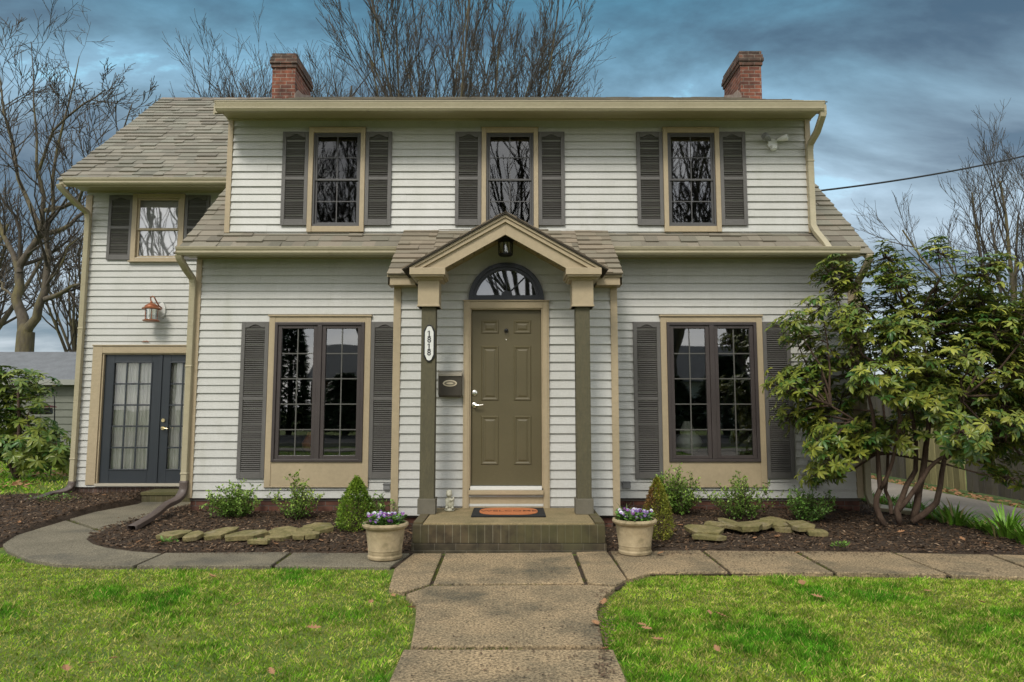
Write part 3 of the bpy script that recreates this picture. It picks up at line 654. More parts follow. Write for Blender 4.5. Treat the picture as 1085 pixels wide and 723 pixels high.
# roofs ----------------------------------------------------------
def shingles(mb, x0, x1, ya, yb, zfun, k, warm=1.0, over=0.0, mir=False):
    c = 1 / math.sqrt(1 + k * k); s = k * c; e = 0.150
    i0 = int(math.floor(0)); d = 0.0; L = (yb - ya) / c; row = int(round((ya - 8.55) / c / e)) 
    while d < L - 0.01:
        d2 = min(d + e + .03, L + .02); x = x0 - over; rr = random.Random(row * 7919 + int(abs(x0) * 100)); first = True
        while x < x1 + over - 1e-6:
            w = rr.uniform(.12, .36); xe = min(x + w, x1 + over)
            if x1 + over - xe < .06: xe = x1 + over
            th = rr.choice((.006, .008, .014, .024)); dd = rr.uniform(-.008, .004) - (.03 if th > .02 else 0)
            g = rr.uniform(.84, 1.14) * (0.80 if rr.random() < .10 else 1)
            col = (0.212 * g * (1 + .04 * rr.uniform(-1, 1)) * warm, 0.190 * g, 0.145 * g / warm)
            def P(xx, dist, h):
                y = ya + dist * c; z = zfun(ya) + dist * s
                return (xx, y - h * s, z + h * c)
            a_ = d + dd if d > 0 else d - .02
            v = [P(x, a_, th + .006), P(xe, a_, th + .006), P(xe, d2, .001), P(x, d2, .001), P(x, a_, -.002), P(xe, a_, -.002)]
            if mir: v = [(p[0], 2 * YR - p[1], p[2]) for p in v]
            mb.add(v, [(0, 1, 2, 3), (4, 5, 1, 0), (4, 0, 3), (5, 2, 1)], col)
            x = xe
        d += e; row += 1
mb = MB()
shingles(mb, XL, DL, 8.47, 10.16, rz, K, over=0); mbx = mb
shingles(mb, XL - .13, XL, 8.47, 10.16, rz, K)
shingles(mb, DL, DR, 8.47, 8.90, rz, K)
shingles(mb, DR, XR + .10, 8.47, YR, rz, K)
wing_mb = MB(); shingles(wing_mb, WL - .12, DL, 10.13, YR, rz, K, warm=.97)
mid_mb = MB(); shingles(mid_mb, DL - .03, DR + .05, 8.40, YR, zd, kd)
for m_, a_, b_ in ((mb, XL - .13, XR + .1),): pass
def deck(mb, x0, x1, ya, yb, zf, t=.022, col=(.10, .085, .06)):
    mb.prism([(ya, zf(ya) - .003), (yb, zf(yb) - .003), (yb, zf(yb) - t), (ya, zf(ya) - t)], 'x', x0, x1, col)
deck(mb, XL - .12, DL, 8.48, 10.2, rz); deck(mb, DL, DR, 8.48, YW + .05, rz); deck(mb, DR, XR + .09, 8.48, YR, rz)
deck(wing_mb, WL - .11, DL, 10.14, YR, rz); deck(mid_mb, DL - .02, DR + .04, 8.41, YR, zd)
back = lambda y: ZR - K * (y - YR)
for q, x0_, x1_, ye in ((mb, XL - .12, XR + .09, YB + .3), (wing_mb, WL - .11, XL - .12, 15.8)):
    q.prism([(YR, ZR), (ye, back(ye)), (ye, back(ye) - .03), (YR, ZR - .03)], 'x', x0_, x1_, (.2, .17, .13))
# ridge caps
for i in range(46):
    x0_ = WL - .12 + i * .25
    if x0_ > XR + .05: break
    g = R(.7, 1.15)
    for q, k1 in ((1, kd if x0_ > DL - .2 else K), (-1, K)):
        mb.add([(x0_, YR, ZR + .02), (x0_ + .27, YR, ZR + .014), (x0_ + .27, YR - q * .13, ZR + .014 - .13 * k1), (x0_, YR - q * .13, ZR + .022 - .13 * k1)], [(0, 1, 2, 3)], (.2 * g, .165 * g, .125 * g))
roof_main = mb.build('shingle_roof', ROOF, house)
wing_mb.build('wing_roof', ROOF, house); roof_d = mid_mb.build('dormer_roof', ROOF, house)

# chimneys: part of the roof
def chimney(x0, x1, y0, y1, zt, inward):
    m = MB(); m.box(x0, x1, y0, y1, 5.0, zt - .27); c = m.build('chimney', RBRICK, roof_main)
    m = MB()
    for i, (e, a, b) in enumerate(((.022, .27, .20), (.042, .20, .135), (.030, .135, .07), (.012, .07, .0))):
        m.box(x0 - e, x1 + e, y0 - e, y1 + e, zt - a + .002, zt - b)
    m.box(x0 + .06, x1 - .06, y0 + .1, y0 + .42, zt, zt + .035)
    c2 = m.build('chimney_cap', CAPB, roof_main)
    m = MB(); zf = zd(y0)
    m.prism([(y0 - .02, zf - .2), (y0 - .02, zf + .09), (y0 + .16, zf + .16 * kd + .17), (y0 + .45, zf + .45 * kd + .08), (y1, zd(y1) + .06), (y1, zd(y1) - .2)], 'x', (x1 + .004) if inward > 0 else x0 - .010, (x1 + .010) if inward > 0 else x0 - .004)
    m.build('chimney_flashing', mat('pale_flashing_mortar', (.40, .33, .27), .8, col2=(.25, .15, .11), nscale=8, amt=.8), roof_main)
YC = 12.0
cx0, cx1 = at(288.2, 90, YC)[0], at(312.5, 90, YC)[0]
chimney(cx0, cx1, YC, YC + .95, at(300, 57, YC)[1], 1)
cx0, cx1 = at(785, 90, YC)[0], at(807, 90, YC)[0]
chimney(cx0, cx1, YC, YC + .95, at(790, 54.5, YC)[1], -1)

# gutters, fascia, soffits
GP = [(0.105, 0), (0.035, 0), (0.016, .022), (0.016, .045), (0.0, .070), (0.0, .083), (-.006, .086), (-.006, .095), (0.105, .095)]
def gutter(x0, x1, yf, zt, name='gutter', h=.095):
    m = MB(); k_ = h / .095
    m.prism([(yf + a, zt - h + b * k_) for a, b in GP], 'x', x0, x1)
    for xx in (x0 - .004, x1 - .004): m.prism([(yf + a * 1.0 - .003, zt - h + b * k_) for a, b in GP], 'x', xx, xx + .008)
    # hidden hanger joints
    x = x0 + 1.9
    while x < x1 - .5: m.prism([(yf + a - .0025, zt - h + b * k_) for a, b in GP], 'x', x, x + .012); x += 3.05
    return m.build(name, GUT, house, smooth=28)
zgm = at(540, 262.3, 8.44)[1]
gutter(at(187.5, 265, 8.42)[0], -1.40, 8.385, zgm); gutter(1.25, at(910, 262, 8.42)[0], 8.385, zgm)
zgd = at(540, 107.5, 8.32)[1]; gutter(at(228.5, 112, 8.32)[0], at(873, 112, 8.32)[0], 8.30, zgd, h=.115)
zgw = at(150, 189, 10.08)[1]; gutter(at(68, 193, 10.08)[0], -3.86, 10.04, zgw)
mb = MB()
# dormer: frieze board, soffit, eave return
zsd = ZDT
mb.box(DL - .03, DR + .04, 8.41, YW + .0, zsd, zsd + .02)
mb.box(DL - .03, DR + .03, YW - .036, YW - .0, zsd - .022, zsd - .002)
mb.box(DL - .02, DR + .04, 8.394, 8.404, zgd - .118, zd(8.4) - .03)
mb.box(DL - .02, DR + .04, 8.405, 8.43, zsd + .021, zd(8.43) - .03)
for X_ in (DL - .035, DR + .02): mb.prism([(8.41, zd(8.41) - .03), (YR, ZR - .03), (YR, ZR - .17), (8.41, zd(8.41) - .16)], 'x', X_, X_ + .03)
# main eave
zsm = at(540, 274, YW)[1]
for a_, b_ in ((XL - .1, -1.39), (1.24, XR + .08)):
    mb.box(a_, b_, 8.511, YW, zsm, zsm + .012); mb.box(a_, b_, 8.488, 8.51, zgm - .10, rz(8.5) - .03)
mb.box(XL, -1.37, YW - .030, YW, zsm - .018, zsm - .001); mb.box(1.22, XR, YW - .030, YW, zsm - .018, zsm - .001)
# wing eave
zsw = at(150, 203, YG)[1]
mb.box(WL - .1, XL + .3, 10.161, YG, zsw, zsw + .012); mb.box(WL - .1, XL + .2, 10.138, 10.16, zgw - .11, rz(10.15) - .03); mb.box(WL, XL, YG - .03, YG, zsw - .03, zsw - .001)
# rake boards
for X_, ya, yb in ((XR + .04, 8.5, YR), (XL - .10, 8.5, 10.2), (WL - .09, 10.16, YR)):
    mb.prism([(ya, rz(ya) - .03), (yb, rz(yb) - .03), (yb, rz(yb) - .19), (ya, rz(ya) - .14)], 'x', X_, X_ + .025)
mb.prism([(YR, ZR - .03), (YB + .3, back(YB + .3) - .03), (YB + .3, back(YB + .3) - .14), (YR, ZR - .19)], 'x', XR + .04, XR + .065)
mb.build('eaves_trim', GUT, house, bevel=.002)

# downspouts
def rect_prof(w, d): return [(-w / 2, -d / 2), (w / 2, -d / 2), (w / 2, d / 2), (-w / 2, d / 2)]
def dspout(path, name='downspout', m_=GUT, w=.078, d=.06, bands=()):
    m = MB(); m.sweep(path, rect_prof(w, d))
    for p in bands: m.box(p[0] - w / 2 - .006, p[0] + w / 2 + .006, p[1] - d / 2 - .006, p[1] + d / 2 + .006, p[2] - .012, p[2] + .012)
    return m.build(name, m_, house, smooth=35, bevel=.006)
def P3(px, py, Y): x, z = at(px, py, Y); return (x, Y, z)
xm = XL - .030
dspout([(xm - .04, 8.45, zgm - .08), (xm - .035, 8.47, zgm - .13), (xm - .02, 8.62, zgm - .24), (xm, 8.76, zgm - .33), (xm, 8.79, zgm - .42), (xm, 8.79, .40)], bands=[(xm, 8.79, .55), (xm, 8.79, 1.9)])
xr_ = XR + .055
dspout([(xr_ - .01, 8.45, zgm - .08), (xr_ - .01, 8.47, zgm - .14), (xr_, 8.64, zgm - .26), (xr_, 8.79, zgm - .36), (xr_, 8.81, zgm - .45), (xr_, 8.81, .30), (xr_ + .03, 8.80, .20), (xr_ + .12, 8.76, .13), (xr_ + .60, 8.50, .085)], bands=[(xr_, 8.81, .75), (xr_, 8.81, 2.1)])
xw = WL + .06
dspout([(xw - .13, 10.10, zgw - .08), (xw - .12, 10.12, zgw - .13), (xw - .05, 10.35, zgw - .28), (xw, 10.60, zgw - .38), (xw, 10.635, zgw - .46), (xw, 10.635, .22)], bands=[(xw, 10.635, .6), (xw, 10.635, 2.6)])
xd_ = DR - .02
dspout([(xd_, 8.37, zgd - .09), (xd_, 8.385, zgd - .16), (xd_, 8.55, zgd - .30), (xd_, 8.76, zgd - .38), (xd_, 8.79, zgd - .45), (xd_, 8.79, rz(8.79) + .15), (xd_ + .02, 8.74, rz(8.74) + .09), (xd_ + .06, 8.60, rz(8.6) + .045), (xd_ + .07, 8.50, rz(8.5) + .02)], bands=[(xd_, 8.79, 4.6)])

def drainpipe(path, label, w=.095, d=.07):
    m = MB(); prof = [(-w / 2, -d / 3), (-w / 3, -d / 2), (w / 3, -d / 2), (w / 2, -d / 3), (w / 2, d / 3), (w / 3, d / 2), (-w / 3, d / 2), (-w / 2, d / 3)]
    pts_ = [Vector(p) for p in path]; fine_p, sc_ = [], []
    for i in range(len(pts_) - 1):
        L_ = (pts_[i + 1] - pts_[i]).length; n_ = max(2, int(L_ / (.022 if i < len(pts_) - 3 else .05)))
        for t in range(n_):
            fine_p.append(pts_[i].lerp(pts_[i + 1], t / n_)); sc_.append(1.0 + (.07 if (t % 2) and i < len(pts_) - 3 else 0))
    fine_p.append(pts_[-1]); sc_.append(1.06)
    # smooth the path
    fp = [Vector(p) for p in fine_p]
    for _ in range(6): fp = [fp[0]] + [(fp[i - 1] + fp[i] * 2 + fp[i + 1]) / 4 for i in range(1, len(fp) - 1)] + [fp[-1]]
    m.sweep(fp, prof, scales=sc_, caps=False)
    o = m.build('drain_pipe', PIPE, None, smooth=40); sol = o.modifiers.new('wall', 'SOLIDIFY'); sol.thickness = .004
    tag(o, label, 'drain pipe')
gx, gy = gnd(139, 562, .04)
drainpipe([(xm, 8.79, .46), (xm, 8.79, .33), (xm - .02, 8.70, .24), (xm - .10, 8.55, .19), ((xm + gx) / 2, (8.55 + gy) / 2, .13), (gx, gy, .055)], 'brown flexible drain pipe curving over the mulch from the corner of wing and main house')
gx, gy = gnd(24, 533, .04)
drainpipe([(xw, 10.635, .26), (xw, 10.63, .17), (xw - .06, 10.55, .11), (xw - .2, 10.45, .09), ((xw + gx) / 2, (10.4 + gy) / 2, .075), (gx, gy, .05)], 'brown drain pipe lying on the ground at the outer corner of the wing')

# shutters ---------------------------------------------------------
def shutter(xc, z0, z1, y, w, parent=None, split=.5):
    h = z1 - z0; x0, x1 = xc - w / 2, xc + w / 2; st = .048; y0, y1 = y - .030, y - .001
    m = MB(); m.box(x0, x0 + st, y0, y1, z0, z1); m.box(x1 - st, x1, y0, y1, z0, z1)
    m.box(x0 + st, x1 - st, y0 + .001, y1, z0, z0 + .085)
    zm = z0 + h * split; m.box(x0 + st, x1 - st, y0 + .001, y1, zm - .022, zm + .022)
    zt = z1 - .075; pts_ = [(x1 - st, z1), (x0 + st, z1), (x0 + st, zt)]
    for i in range(0, 13):
        t = i / 12; u = (t - .5) * 2; b = .038 * (0 if abs(u) > .72 else (math.cos(u / .72 * math.pi) * .5 + .5) ** .7); pts_.append((x0 + st + (x1 - x0 - 2 * st) * t, zt + b))
    m.prism(pts_, 'y', y0 + .001, y1)
    m.box(x0 + st - .002, x1 - st + .002, y1 - .006, y1 - .001, z0 + .05, z1 - .03)
    s = m.build('shutter', SHUT, house, bevel=.003)
    m = MB()
    for a, b in ((z0 + .090, zm - .026), (zm + .026, zt + .030)):
        n_ = int((b - a) / .0245); p = (b - a) / n_
        for i in range(n_):
            zc_ = a + (i + .5) * p; hw = (x1 - x0) / 2 - st - .001
            if zc_ > zt: hw *= max(.15, .55 - (zc_ - zt) / .038 * .3)
            m.obox((xc, y - .016, zc_), (1, 0, 0), (0, math.cos(RAD(36)), math.sin(RAD(36))), (0, -math.sin(RAD(36)), math.cos(RAD(36))), hw, .0125, .0022)
    m.build('louvres', SHUT, s)
    return s
YS = YW - .016
sw = .345
for x in W1['x']:
    zt_, zb_ = at(338, 341.5, YW)[1], at(338, 507, YW)[1]
    shutter(x - W1['tw'] / 2 - .178, zb_, zt_, YS, .35, split=.505); shutter(x + W1['tw'] / 2 + .178, zb_, zt_, YS, .35, split=.505)
for x in D2['x']:
    zt_, zb_ = at(357, 141, YW)[1], at(357, 239.7, YW)[1]
    shutter(x - D2['tw'] / 2 - .176, zb_, zt_, YS, .345); shutter(x + D2['tw'] / 2 + .176, zb_, zt_, YS, .345)
zt_, zb_ = at(128, 208, YG)[1], at(128, 276, YG)[1]
shutter(at(128.6, 240, YG)[0], zb_, zt_, YG - .016, .385); shutter(WG['x1'] + .20, zb_, zt_, YG - .016, .385)

# windows ---------------------------------------------------------
def ring(m, x0, x1, z0, z1, y0, y1, l, r=None, t=None, b=None):
    r = l if r is None else r; t = l if t is None else t; b = l if b is None else b
    m.box(x0, x0 + l, y0, y1, z0, z1); m.box(x1 - r, x1, y0, y1, z0, z1)
    m.box(x0 + l, x1 - r, y0 + .0005, y1 - .0005, z1 - t, z1); m.box(x0 + l, x1 - r, y0 + .0005, y1 - .0005, z0, z0 + b)
def casement(xc):
    w = W1['w']; z0, z1, zt_, zb_ = W1['z0'], W1['z1'], W1['zt'], W1['zb']; x0, x1 = xc - w / 2, xc + w / 2; tx0, tx1 = xc - W1['tw'] / 2, xc + W1['tw'] / 2
    m = MB(); m.box(tx0, x0, YW - .045, YW, zb_, zt_ - .002); m.box(x1, tx1, YW - .045, YW, zb_, zt_ - .002)
    m.box(x0, x1, YW - .043, YW, z1, zt_ - .002); m.box(x0, x1, YW - .038, YW, zb_, z0)
    m.box(tx0 - .012, tx1 + .012, YW - .062, YW, zt_, zt_ + .022); m.box(tx0 - .004, tx1 + .004, YW - .052, YW, zb_ - .014, zb_ - .001)
    win = m.build('window', TRIM, house, bevel=.003)
    m = MB(); ring(m, x0 + .001, x1 - .001, z0 + .001, z1 - .001, YW - .060, YW + .07, .038); m.box(xc - .030, xc + .030, YW - .056, YW + .07, z0 + .039, z1 - .039)
    m.build('window_frame', BRZ, win, bevel=.004)
    for a, b in ((x0 + .041, xc - .032), (xc + .032, x1 - .041)):
        m = MB(); ring(m, a, b, z0 + .041, z1 - .041, YW - .042, YW + .01, .048, t=.040, b=.040); m.build('sash', BRZ, win, bevel=.004)
        ga, gb, g0, g1 = a + .047, b - .047, z0 + .080, z1 - .080
        m = MB(); m.add([(ga, YW - .018, g0), (gb, YW - .018, g0), (gb, YW - .018, g1), (ga, YW - .018, g1)], [(0, 1, 2, 3)]); m.build('pane', GLASS, win)
        m = MB(); xc_ = (ga + gb) / 2; m.box(xc_ - .007, xc_ + .007, YW - .026, YW - .0195, g0, g1)
        for i in range(1, 5): zz = g0 + (g1 - g0) * i / 5; m.box(ga, gb, YW - .0265, YW - .019, zz - .007, zz + .007)
        m.build('muntins', GRIL, win)
for x in W1['x']: casement(x)
def doublehung(xc, kind):
    w = D2['w']; z0, z1, zt_, zb_ = D2['z0'], D2['z1'], D2['zt'], D2['zb']; x0, x1 = xc - w / 2, xc + w / 2; tx0, tx1 = xc - D2['tw'] / 2, xc + D2['tw'] / 2
    m = MB(); m.box(tx0, x0, YW - .055, YW, zb_ + .004, zt_); m.box(x1, tx1, YW - .055, YW, zb_ + .004, zt_); m.box(x0, x1, YW - .053, YW, z1, zt_); m.box(x0, x1, YW - .046, YW, zb_ + .006, z0 - .001)
    m.box(tx0 - .006, tx1 + .006, YW - .062, YW - .02, zt_ + .001, zt_ + .012)
    win = m.build('window', TRIM, house, bevel=.003)
    m = MB(); ring(m, x0 + .001, x1 - .001, z0 + .001, z1 - .001, YW - .034, YW + .07, .024, b=.03); m.build('window_frame', SCRN, win, bevel=.002)
    zm = (z0 + z1) / 2
    for k_, (a, b, yy) in enumerate(((zm - .014, z1 - .026, YW - .020), (z0 + .032, zm + .014, YW - .004))):
        m = MB(); ring(m, x0 + .026, x1 - .026, a, b, yy, yy + .025, .026, t=.022, b=.026); m.build('sash', SCRN, win, bevel=.002)
        ga, gb, g0, g1 = x0 + .05, x1 - .05, a + .025, b - .021
        m = MB(); m.add([(ga, yy + .010, g0), (gb, yy + .010, g0), (gb, yy + .010, g1), (ga, yy + .010, g1)], [(0, 1, 2, 3)]); m.build('pane', GLASS_UPS[kind], win)
        m = MB(); m.box(xc - .006, xc + .006, yy + .004, yy + .0085, g0, g1); zz = (g0 + g1) / 2; m.box(ga, gb, yy + .0035, yy + .009, zz - .006, zz + .006); m.build('muntins', SCRN, win)
    return win
for i, x in enumerate(D2['x']): doublehung(x, i)
# wing upper window
x0, x1, z0, z1 = WG['x0'], WG['x1'], WG['z0'], WG['z1']
m = MB(); ring(m, x0, x1, z0, z1, YG - .05, YG, .075, t=.07, b=.05); m.box(x0 - .02, x1 + .02, YG - .075, YG, z0 - .022, z0 - .001); win = m.build('window', TRIM, house, bevel=.003)
zm = z0 + (z1 - z0) * .475
for a, b, yy in ((zm - .02, z1 - .072, YG - .028), (z0 + .052, zm + .02, YG - .006)):
    m = MB(); ring(m, x0 + .077, x1 - .077, a, b, yy, yy + .025, .032, t=.03, b=.035); m.build('sash', TRIM, win, bevel=.002)
    m = MB(); m.add([(x0 + .1, yy + .01, a + .03), (x1 - .1, yy + .01, a + .03), (x1 - .1, yy + .01, b - .028), (x0 + .1, yy + .01, b - .028)], [(0, 1, 2, 3)]); m.build('pane', glass_mat('shaded_pane', .25, (.9, .9, .9), .3), win)
m = MB(); m.box(x0 + .07, x1 - .07, YG + .05, YG + .054, z0 + .05, z1 - .06); o = m.build('roller_shade', SHADE); tag(o, 'white shade drawn down behind the upper window of the wing', 'window shade')

# french doors ----------------------------------------------------
x0, x1, z0, z1 = FD['x0'], FD['x1'], FD['z0'], FD['z1']
tL = at(96, 440, YG)[0]
m = MB(); m.box(tL, x0, YG - .04, YG, z0 - .02, z1 + .11); m.box(x1, x1 + .13, YG - .04, YG, z0 - .02, z1 + .11); m.box(x0, x1, YG - .038, YG, z1, z1 + .11)
m.box(tL - .01, x1 + .14, YG - .055, YG, z1 + .112, z1 + .128)
m.box(x0, x0 + .025, YG - .02, YG + .12, z0, z1); m.box(x1 - .025, x1, YG - .02, YG + .12, z0, z1); m.box(x0 + .025, x1 - .025, YG - .02, YG + .12, z1 - .02, z1 - .001)
fdf = m.build('french_door_frame', TRIM, house, bevel=.003)
m = MB(); m.box(x0 + .001, x1 - .001, YG - .06, YG + .1, z0 - .035, z0 + .002); m.build('threshold', mat('pale_sill', (.42, .38, .30), .5), fdf, bevel=.003)
xm_ = (x0 + x1) / 2
doorsF = []
for k_, (a, b) in enumerate(((x0 + .027, xm_ - .004), (xm_ + .004, x1 - .027))):
    ga, gb, g0, g1 = a + .145, b - .145, z0 + .215, z1 - .15; y0, y1 = YG + .02, YG + .06
    m = MB(); ring(m, a, b, z0 + .004, z1 - .022, y0, y1, .145, t=.128, b=.211)
    ring(m, ga - .018, gb + .018, g0 - .018, g1 + .018, y0 - .010, y0 + .001, .020)
    d = m.build('french_door', NAVY, house, bevel=.004); doorsF.append(d)
    m = MB()
    for i in range(1, 3): xx = ga + (gb - ga) * i / 3; m.box(xx - .011, xx + .011, y0 + .002, y0 + .014, g0, g1)
    for i in range(1, 5): zz = g0 + (g1 - g0) * i / 5; m.box(ga, gb, y0 + .001, y0 + .015, zz - .011, zz + .011)
    m.build('muntins', NAVY, d)
    m = MB(); m.add([(ga, y0 + .020, g0), (gb, y0 + .020, g0), (gb, y0 + .020, g1), (ga, y0 + .020, g1)], [(0, 1, 2, 3)]); m.build('pane', glass_mat('door_pane', .035, (.97, .97, .97), .2) if k_ == 0 else bpy.data.materials['door_pane'], d)
    # pleated sheer
    m = MB(); n_ = 90; vs_ = []
    for j, zz in enumerate((g0 - .03, (g0 + g1) / 2, g1 + .03)):
        for i in range(n_ + 1):
            t = i / n_; vs_.append((ga - .03 + (gb - ga + .06) * t, y0 + .085 + .014 * math.sin(t * 2 * math.pi * 11 + j * .3) + .006 * math.sin(t * 47), zz))
    m.add(vs_, [(j * (n_ + 1) + i, j * (n_ + 1) + i + 1, (j + 1) * (n_ + 1) + i + 1, (j + 1) * (n_ + 1) + i) for j in range(2) for i in range(n_)])
    o = m.build('curtain', CURT, None, smooth=180)
    tag(o, ('white pleated sheer curtain behind the fully visible left leaf of the french door', 'white pleated sheer curtain behind the french door leaf that has the brass handle')[k_], 'curtain', 'sheer curtains in the french doors')
m = MB(); m.box(xm_ - .022, xm_ + .022, YG + .005, YG + .022, z0 + .006, z1 - .024); m.build('astragal', NAVY, doorsF[1], bevel=.003)
hx = xm_ + .075
for nm, zz in (('deadbolt', z0 + .96), ('handle', z0 + .84)):
    m = MB(); m.sweep([(hx, YG + .022, zz), (hx, YG - .0, zz)], [(.028 * math.cos(t), .028 * math.sin(t)) for t in np.linspace(0, 2 * math.pi, 16, endpoint=False)], ref=(1, 0, 0))
    if nm == 'handle': m.tube([(hx, YG + .0, zz), (hx, YG - .04, zz), (hx + .03, YG - .045, zz + .004), (hx + .10, YG - .043, zz - .008)], [.010, .010, .010, .006], 8)
    m.build(nm, BRASS, doorsF[1], smooth=40)

# front door and fanlight ------------------------------------------
OX0, OX1 = XD - .418, XD + .418
m = MB(); jw = .072; zt_ = FZ
m.box(OX0 - jw, OX0, YV - .045, YV + .0, at(537, 538, YV)[1], zt_); m.box(OX1, OX1 + jw, YV - .045, YV, at(537, 538, YV)[1], zt_)
m.box(OX0 - jw + .018, OX0 - .018, YV - .052, YV - .045, at(537, 538, YV)[1], zt_ - .002); m.box(OX1 + .018, OX1 + jw - .018, YV - .052, YV - .045, at(537, 538, YV)[1], zt_ - .002)
m.box(OX0, OX1, YV - .042, YV, DZ1 + .002, zt_); m.box(OX0 - jw - .008, OX1 + jw + .008, YV - .058, YV, zt_ + .001, zt_ + .014)
m.box(OX0, OX0 + .014, YV - .03, YV + .1, DZ0 - .03, DZ1); m.box(OX1 - .014, OX1, YV - .03, YV + .1, DZ0 - .03, DZ1); m.box(OX0 + .014, OX1 - .014, YV - .03, YV + .1, DZ1 - .012, DZ1 + .001)
zs = at(537, 518.8, YV)[1]; zs2 = at(537, 523.5, YV)[1]
m.box(OX0, OX1, YV - .075, YV + .02, zs2, zs - .002); m.box(OX0 + .001, OX1 - .001, YV - .022, YV, .24, zs2)
fdr = m.build('front_door_frame', TRIM, house, bevel=.003)
m = MB(); m.box(OX0 + .015, OX1 - .015, YV - .055, YV + .1, zs, DZ0 - .006); m.build('threshold', WHITE, fdr, bevel=.003)
m = MB(); yf = YV + .018; m.box(OX0 + .016, OX1 - .016, yf, yf + .045, DZ0, DZ1 - .014)
fd_ = m.build('front_door', OLIVE, house, bevel=.002)
m = MB()
def panel(x0, x1, z0, z1):
    prof = [(0, 0.0005), (.010, .010), (.020, .009), (.034, .0015), (.044, .003), (.058, .009)]
    vs_ = []
    for i, d in prof: vs_ += [(x0 + i, yf - d, z0 + i), (x1 - i, yf - d, z0 + i), (x1 - i, yf - d, z1 - i), (x0 + i, yf - d, z1 - i)]
    fs = [(k * 4 + j, k * 4 + (j + 1) % 4, (k + 1) * 4 + (j + 1) % 4, (k + 1) * 4 + j) for k in range(len(prof) - 1) for j in range(4)] + [tuple(range(len(vs_) - 4, len(vs_)))]
    m.add(vs_, fs)
pz = [at(537, y, YV)[1] for y in (352.4, 340.5, 423.7, 367.4, 491.9, 441.7)]
for xa, xb in ((XD - .287, XD - .086), (XD + .086, XD + .287)):
    panel(xa, xb, pz[0] - .012, pz[1] + .012); panel(xa, xb, pz[2] - .01, pz[3] + .01); panel(xa, xb, pz[4] - .01, pz[5] + .01)
m.build('door_panels', OLIVE, fd_)
m = MB(); zk = at(537, 350, YV)[1]; m.ball((XD, yf - .012, zk), .016, .014, .022); m.tube([(XD - .018, yf - .02, zk + .01), (XD - .02, yf - .026, zk - .02), (XD, yf - .03, zk - .04), (XD + .02, yf - .026, zk - .02), (XD + .018, yf - .02, zk + .01)], .004, 6); m.build('knocker', BLACK, fd_, smooth=60)
m = MB(); m.ball((XD, yf - .002, at(537, 360, YV)[1]), .008, .006, .008); m.build('peephole', NICK, fd_, smooth=60)
def knob(px, py, nm, lever=False):
    x, z = at(px, py, yf); m = MB(); circ = [(math.cos(t), math.sin(t)) for t in np.linspace(0, 2 * math.pi, 20, endpoint=False)]
    m.sweep([(x, yf, z), (x, yf - .010, z), (x, yf - .016, z)], circ, scales=[.031, .031, .022])
    if lever: m.tube([(x, yf - .012, z), (x, yf - .05, z), (x + .015, yf - .058, z + .002), (x + .06, yf - .058, z - .002), (x + .105, yf - .055, z + .006)], [.011, .011, .010, .008, .006], 8)
    else: m.box(x - .004, x + .004, yf - .028, yf - .014, z - .014, z + .014)
    m.build(nm, NICK, fd_, smooth=40)
knob(502.8, 416.5, 'deadbolt'); knob(502.5, 429.5, 'handle', True)
# fanlight
m = MB(); n_ = 40
def arc(r, y, z_=FZ + .016): return [(XD + r * math.cos(math.pi * i / n_), y, z_ + r * math.sin(math.pi * i / n_)) for i in range(n_ + 1)]
ya, yb = YV - .055, YV + .02
for r0, r1, y0, y1 in ((FR - .002, FR - .050, YV - .060, YV + .02), (FR - .049, FR - .085, YV - .040, YV + .02)):
    A, B, C, D = arc(r0, y0), arc(r1, y0), arc(r0, y1), arc(r1, y1); b_ = n_ + 1
    m.add(A + B + C + D, [(i, i + 1, b_ + i + 1, b_ + i) for i in range(n_)] + [(2 * b_ + i, 2 * b_ + i + 1, i + 1, i) for i in range(n_)] + [(b_ + i, b_ + i + 1, 3 * b_ + i + 1, 3 * b_ + i) for i in range(n_)])
m.box(XD - FR + .004, XD + FR - .004, YV - .055, YV + .02, FZ + .016, FZ + .070)
fan = m.build('fanlight', BLKF, house, smooth=30)
m = MB(); zh = FZ + .07
for a in (45, 90, 135):
    d = Vector((math.cos(RAD(a)), 0, math.sin(RAD(a)))); L0, L1 = .05, (FR - .075) - .05 * d.z
    c = Vector((XD, YV - .022, zh)) + d * (L0 + L1) / 2; m.obox(c, d, (0, 1, 0), (-d.z, 0, d.x), (L1 - L0) / 2, .008, .0075 if a != 90 else .005)
m.prism([(XD + .06 * math.cos(math.pi * i / 14), zh - .005 + .06 * math.sin(math.pi * i / 14)) for i in range(15)], 'y', YV - .032, YV - .012)
m.build('muntins', BLKF, fan)
m = MB(); m.add([(p[0], YV - .012, p[2]) for p in arc(FR - .06, 0)], [tuple(range(n_ + 1))]); m.build('pane', GLASS, fan)

# porch: steps, columns, gabled roof -------------------------------
PX0, PX1, PY0, PZ = -.965, .905, gnd(540, 583.6)[1], 0.252
st_ = empty('front_steps', ((PX0 + PX1) / 2, 7.3, 0), 'low mossy brick stoop with a concrete top in front of the front door', 'steps')
m = MB(); m.box(PX0, PX1, PY0 + .012, YV - .02, .066, PZ - .012); m.build('brick_riser', SOLD, st_, bevel=.006)
m = MB(); m.box(PX0 - .01, PX1 + .01, PY0 - .004, YV - .03, -.05, .064); m.build('brick_footing_course', brick_mat('mossy_base_course', (.075, .058, .034), (.050, .040, .024), (.12, .10, .07), .205, .30, .010, moss=(.07, .07, .03)), st_, bevel=.005)
m = MB(); m.box(PX0 + .10, PX1 - .10, PY0 + .02, YV - .02, PZ - .03, PZ + .004); m.build('concrete_top', PORCHT, st_, bevel=.008)
m = MB()
EDGB = mat('mossy_edging_brick', (.10, .075, .042), .9, col2=(.085, .08, .03), nscale=5, amt=.9, bump=.5, fine=.2)
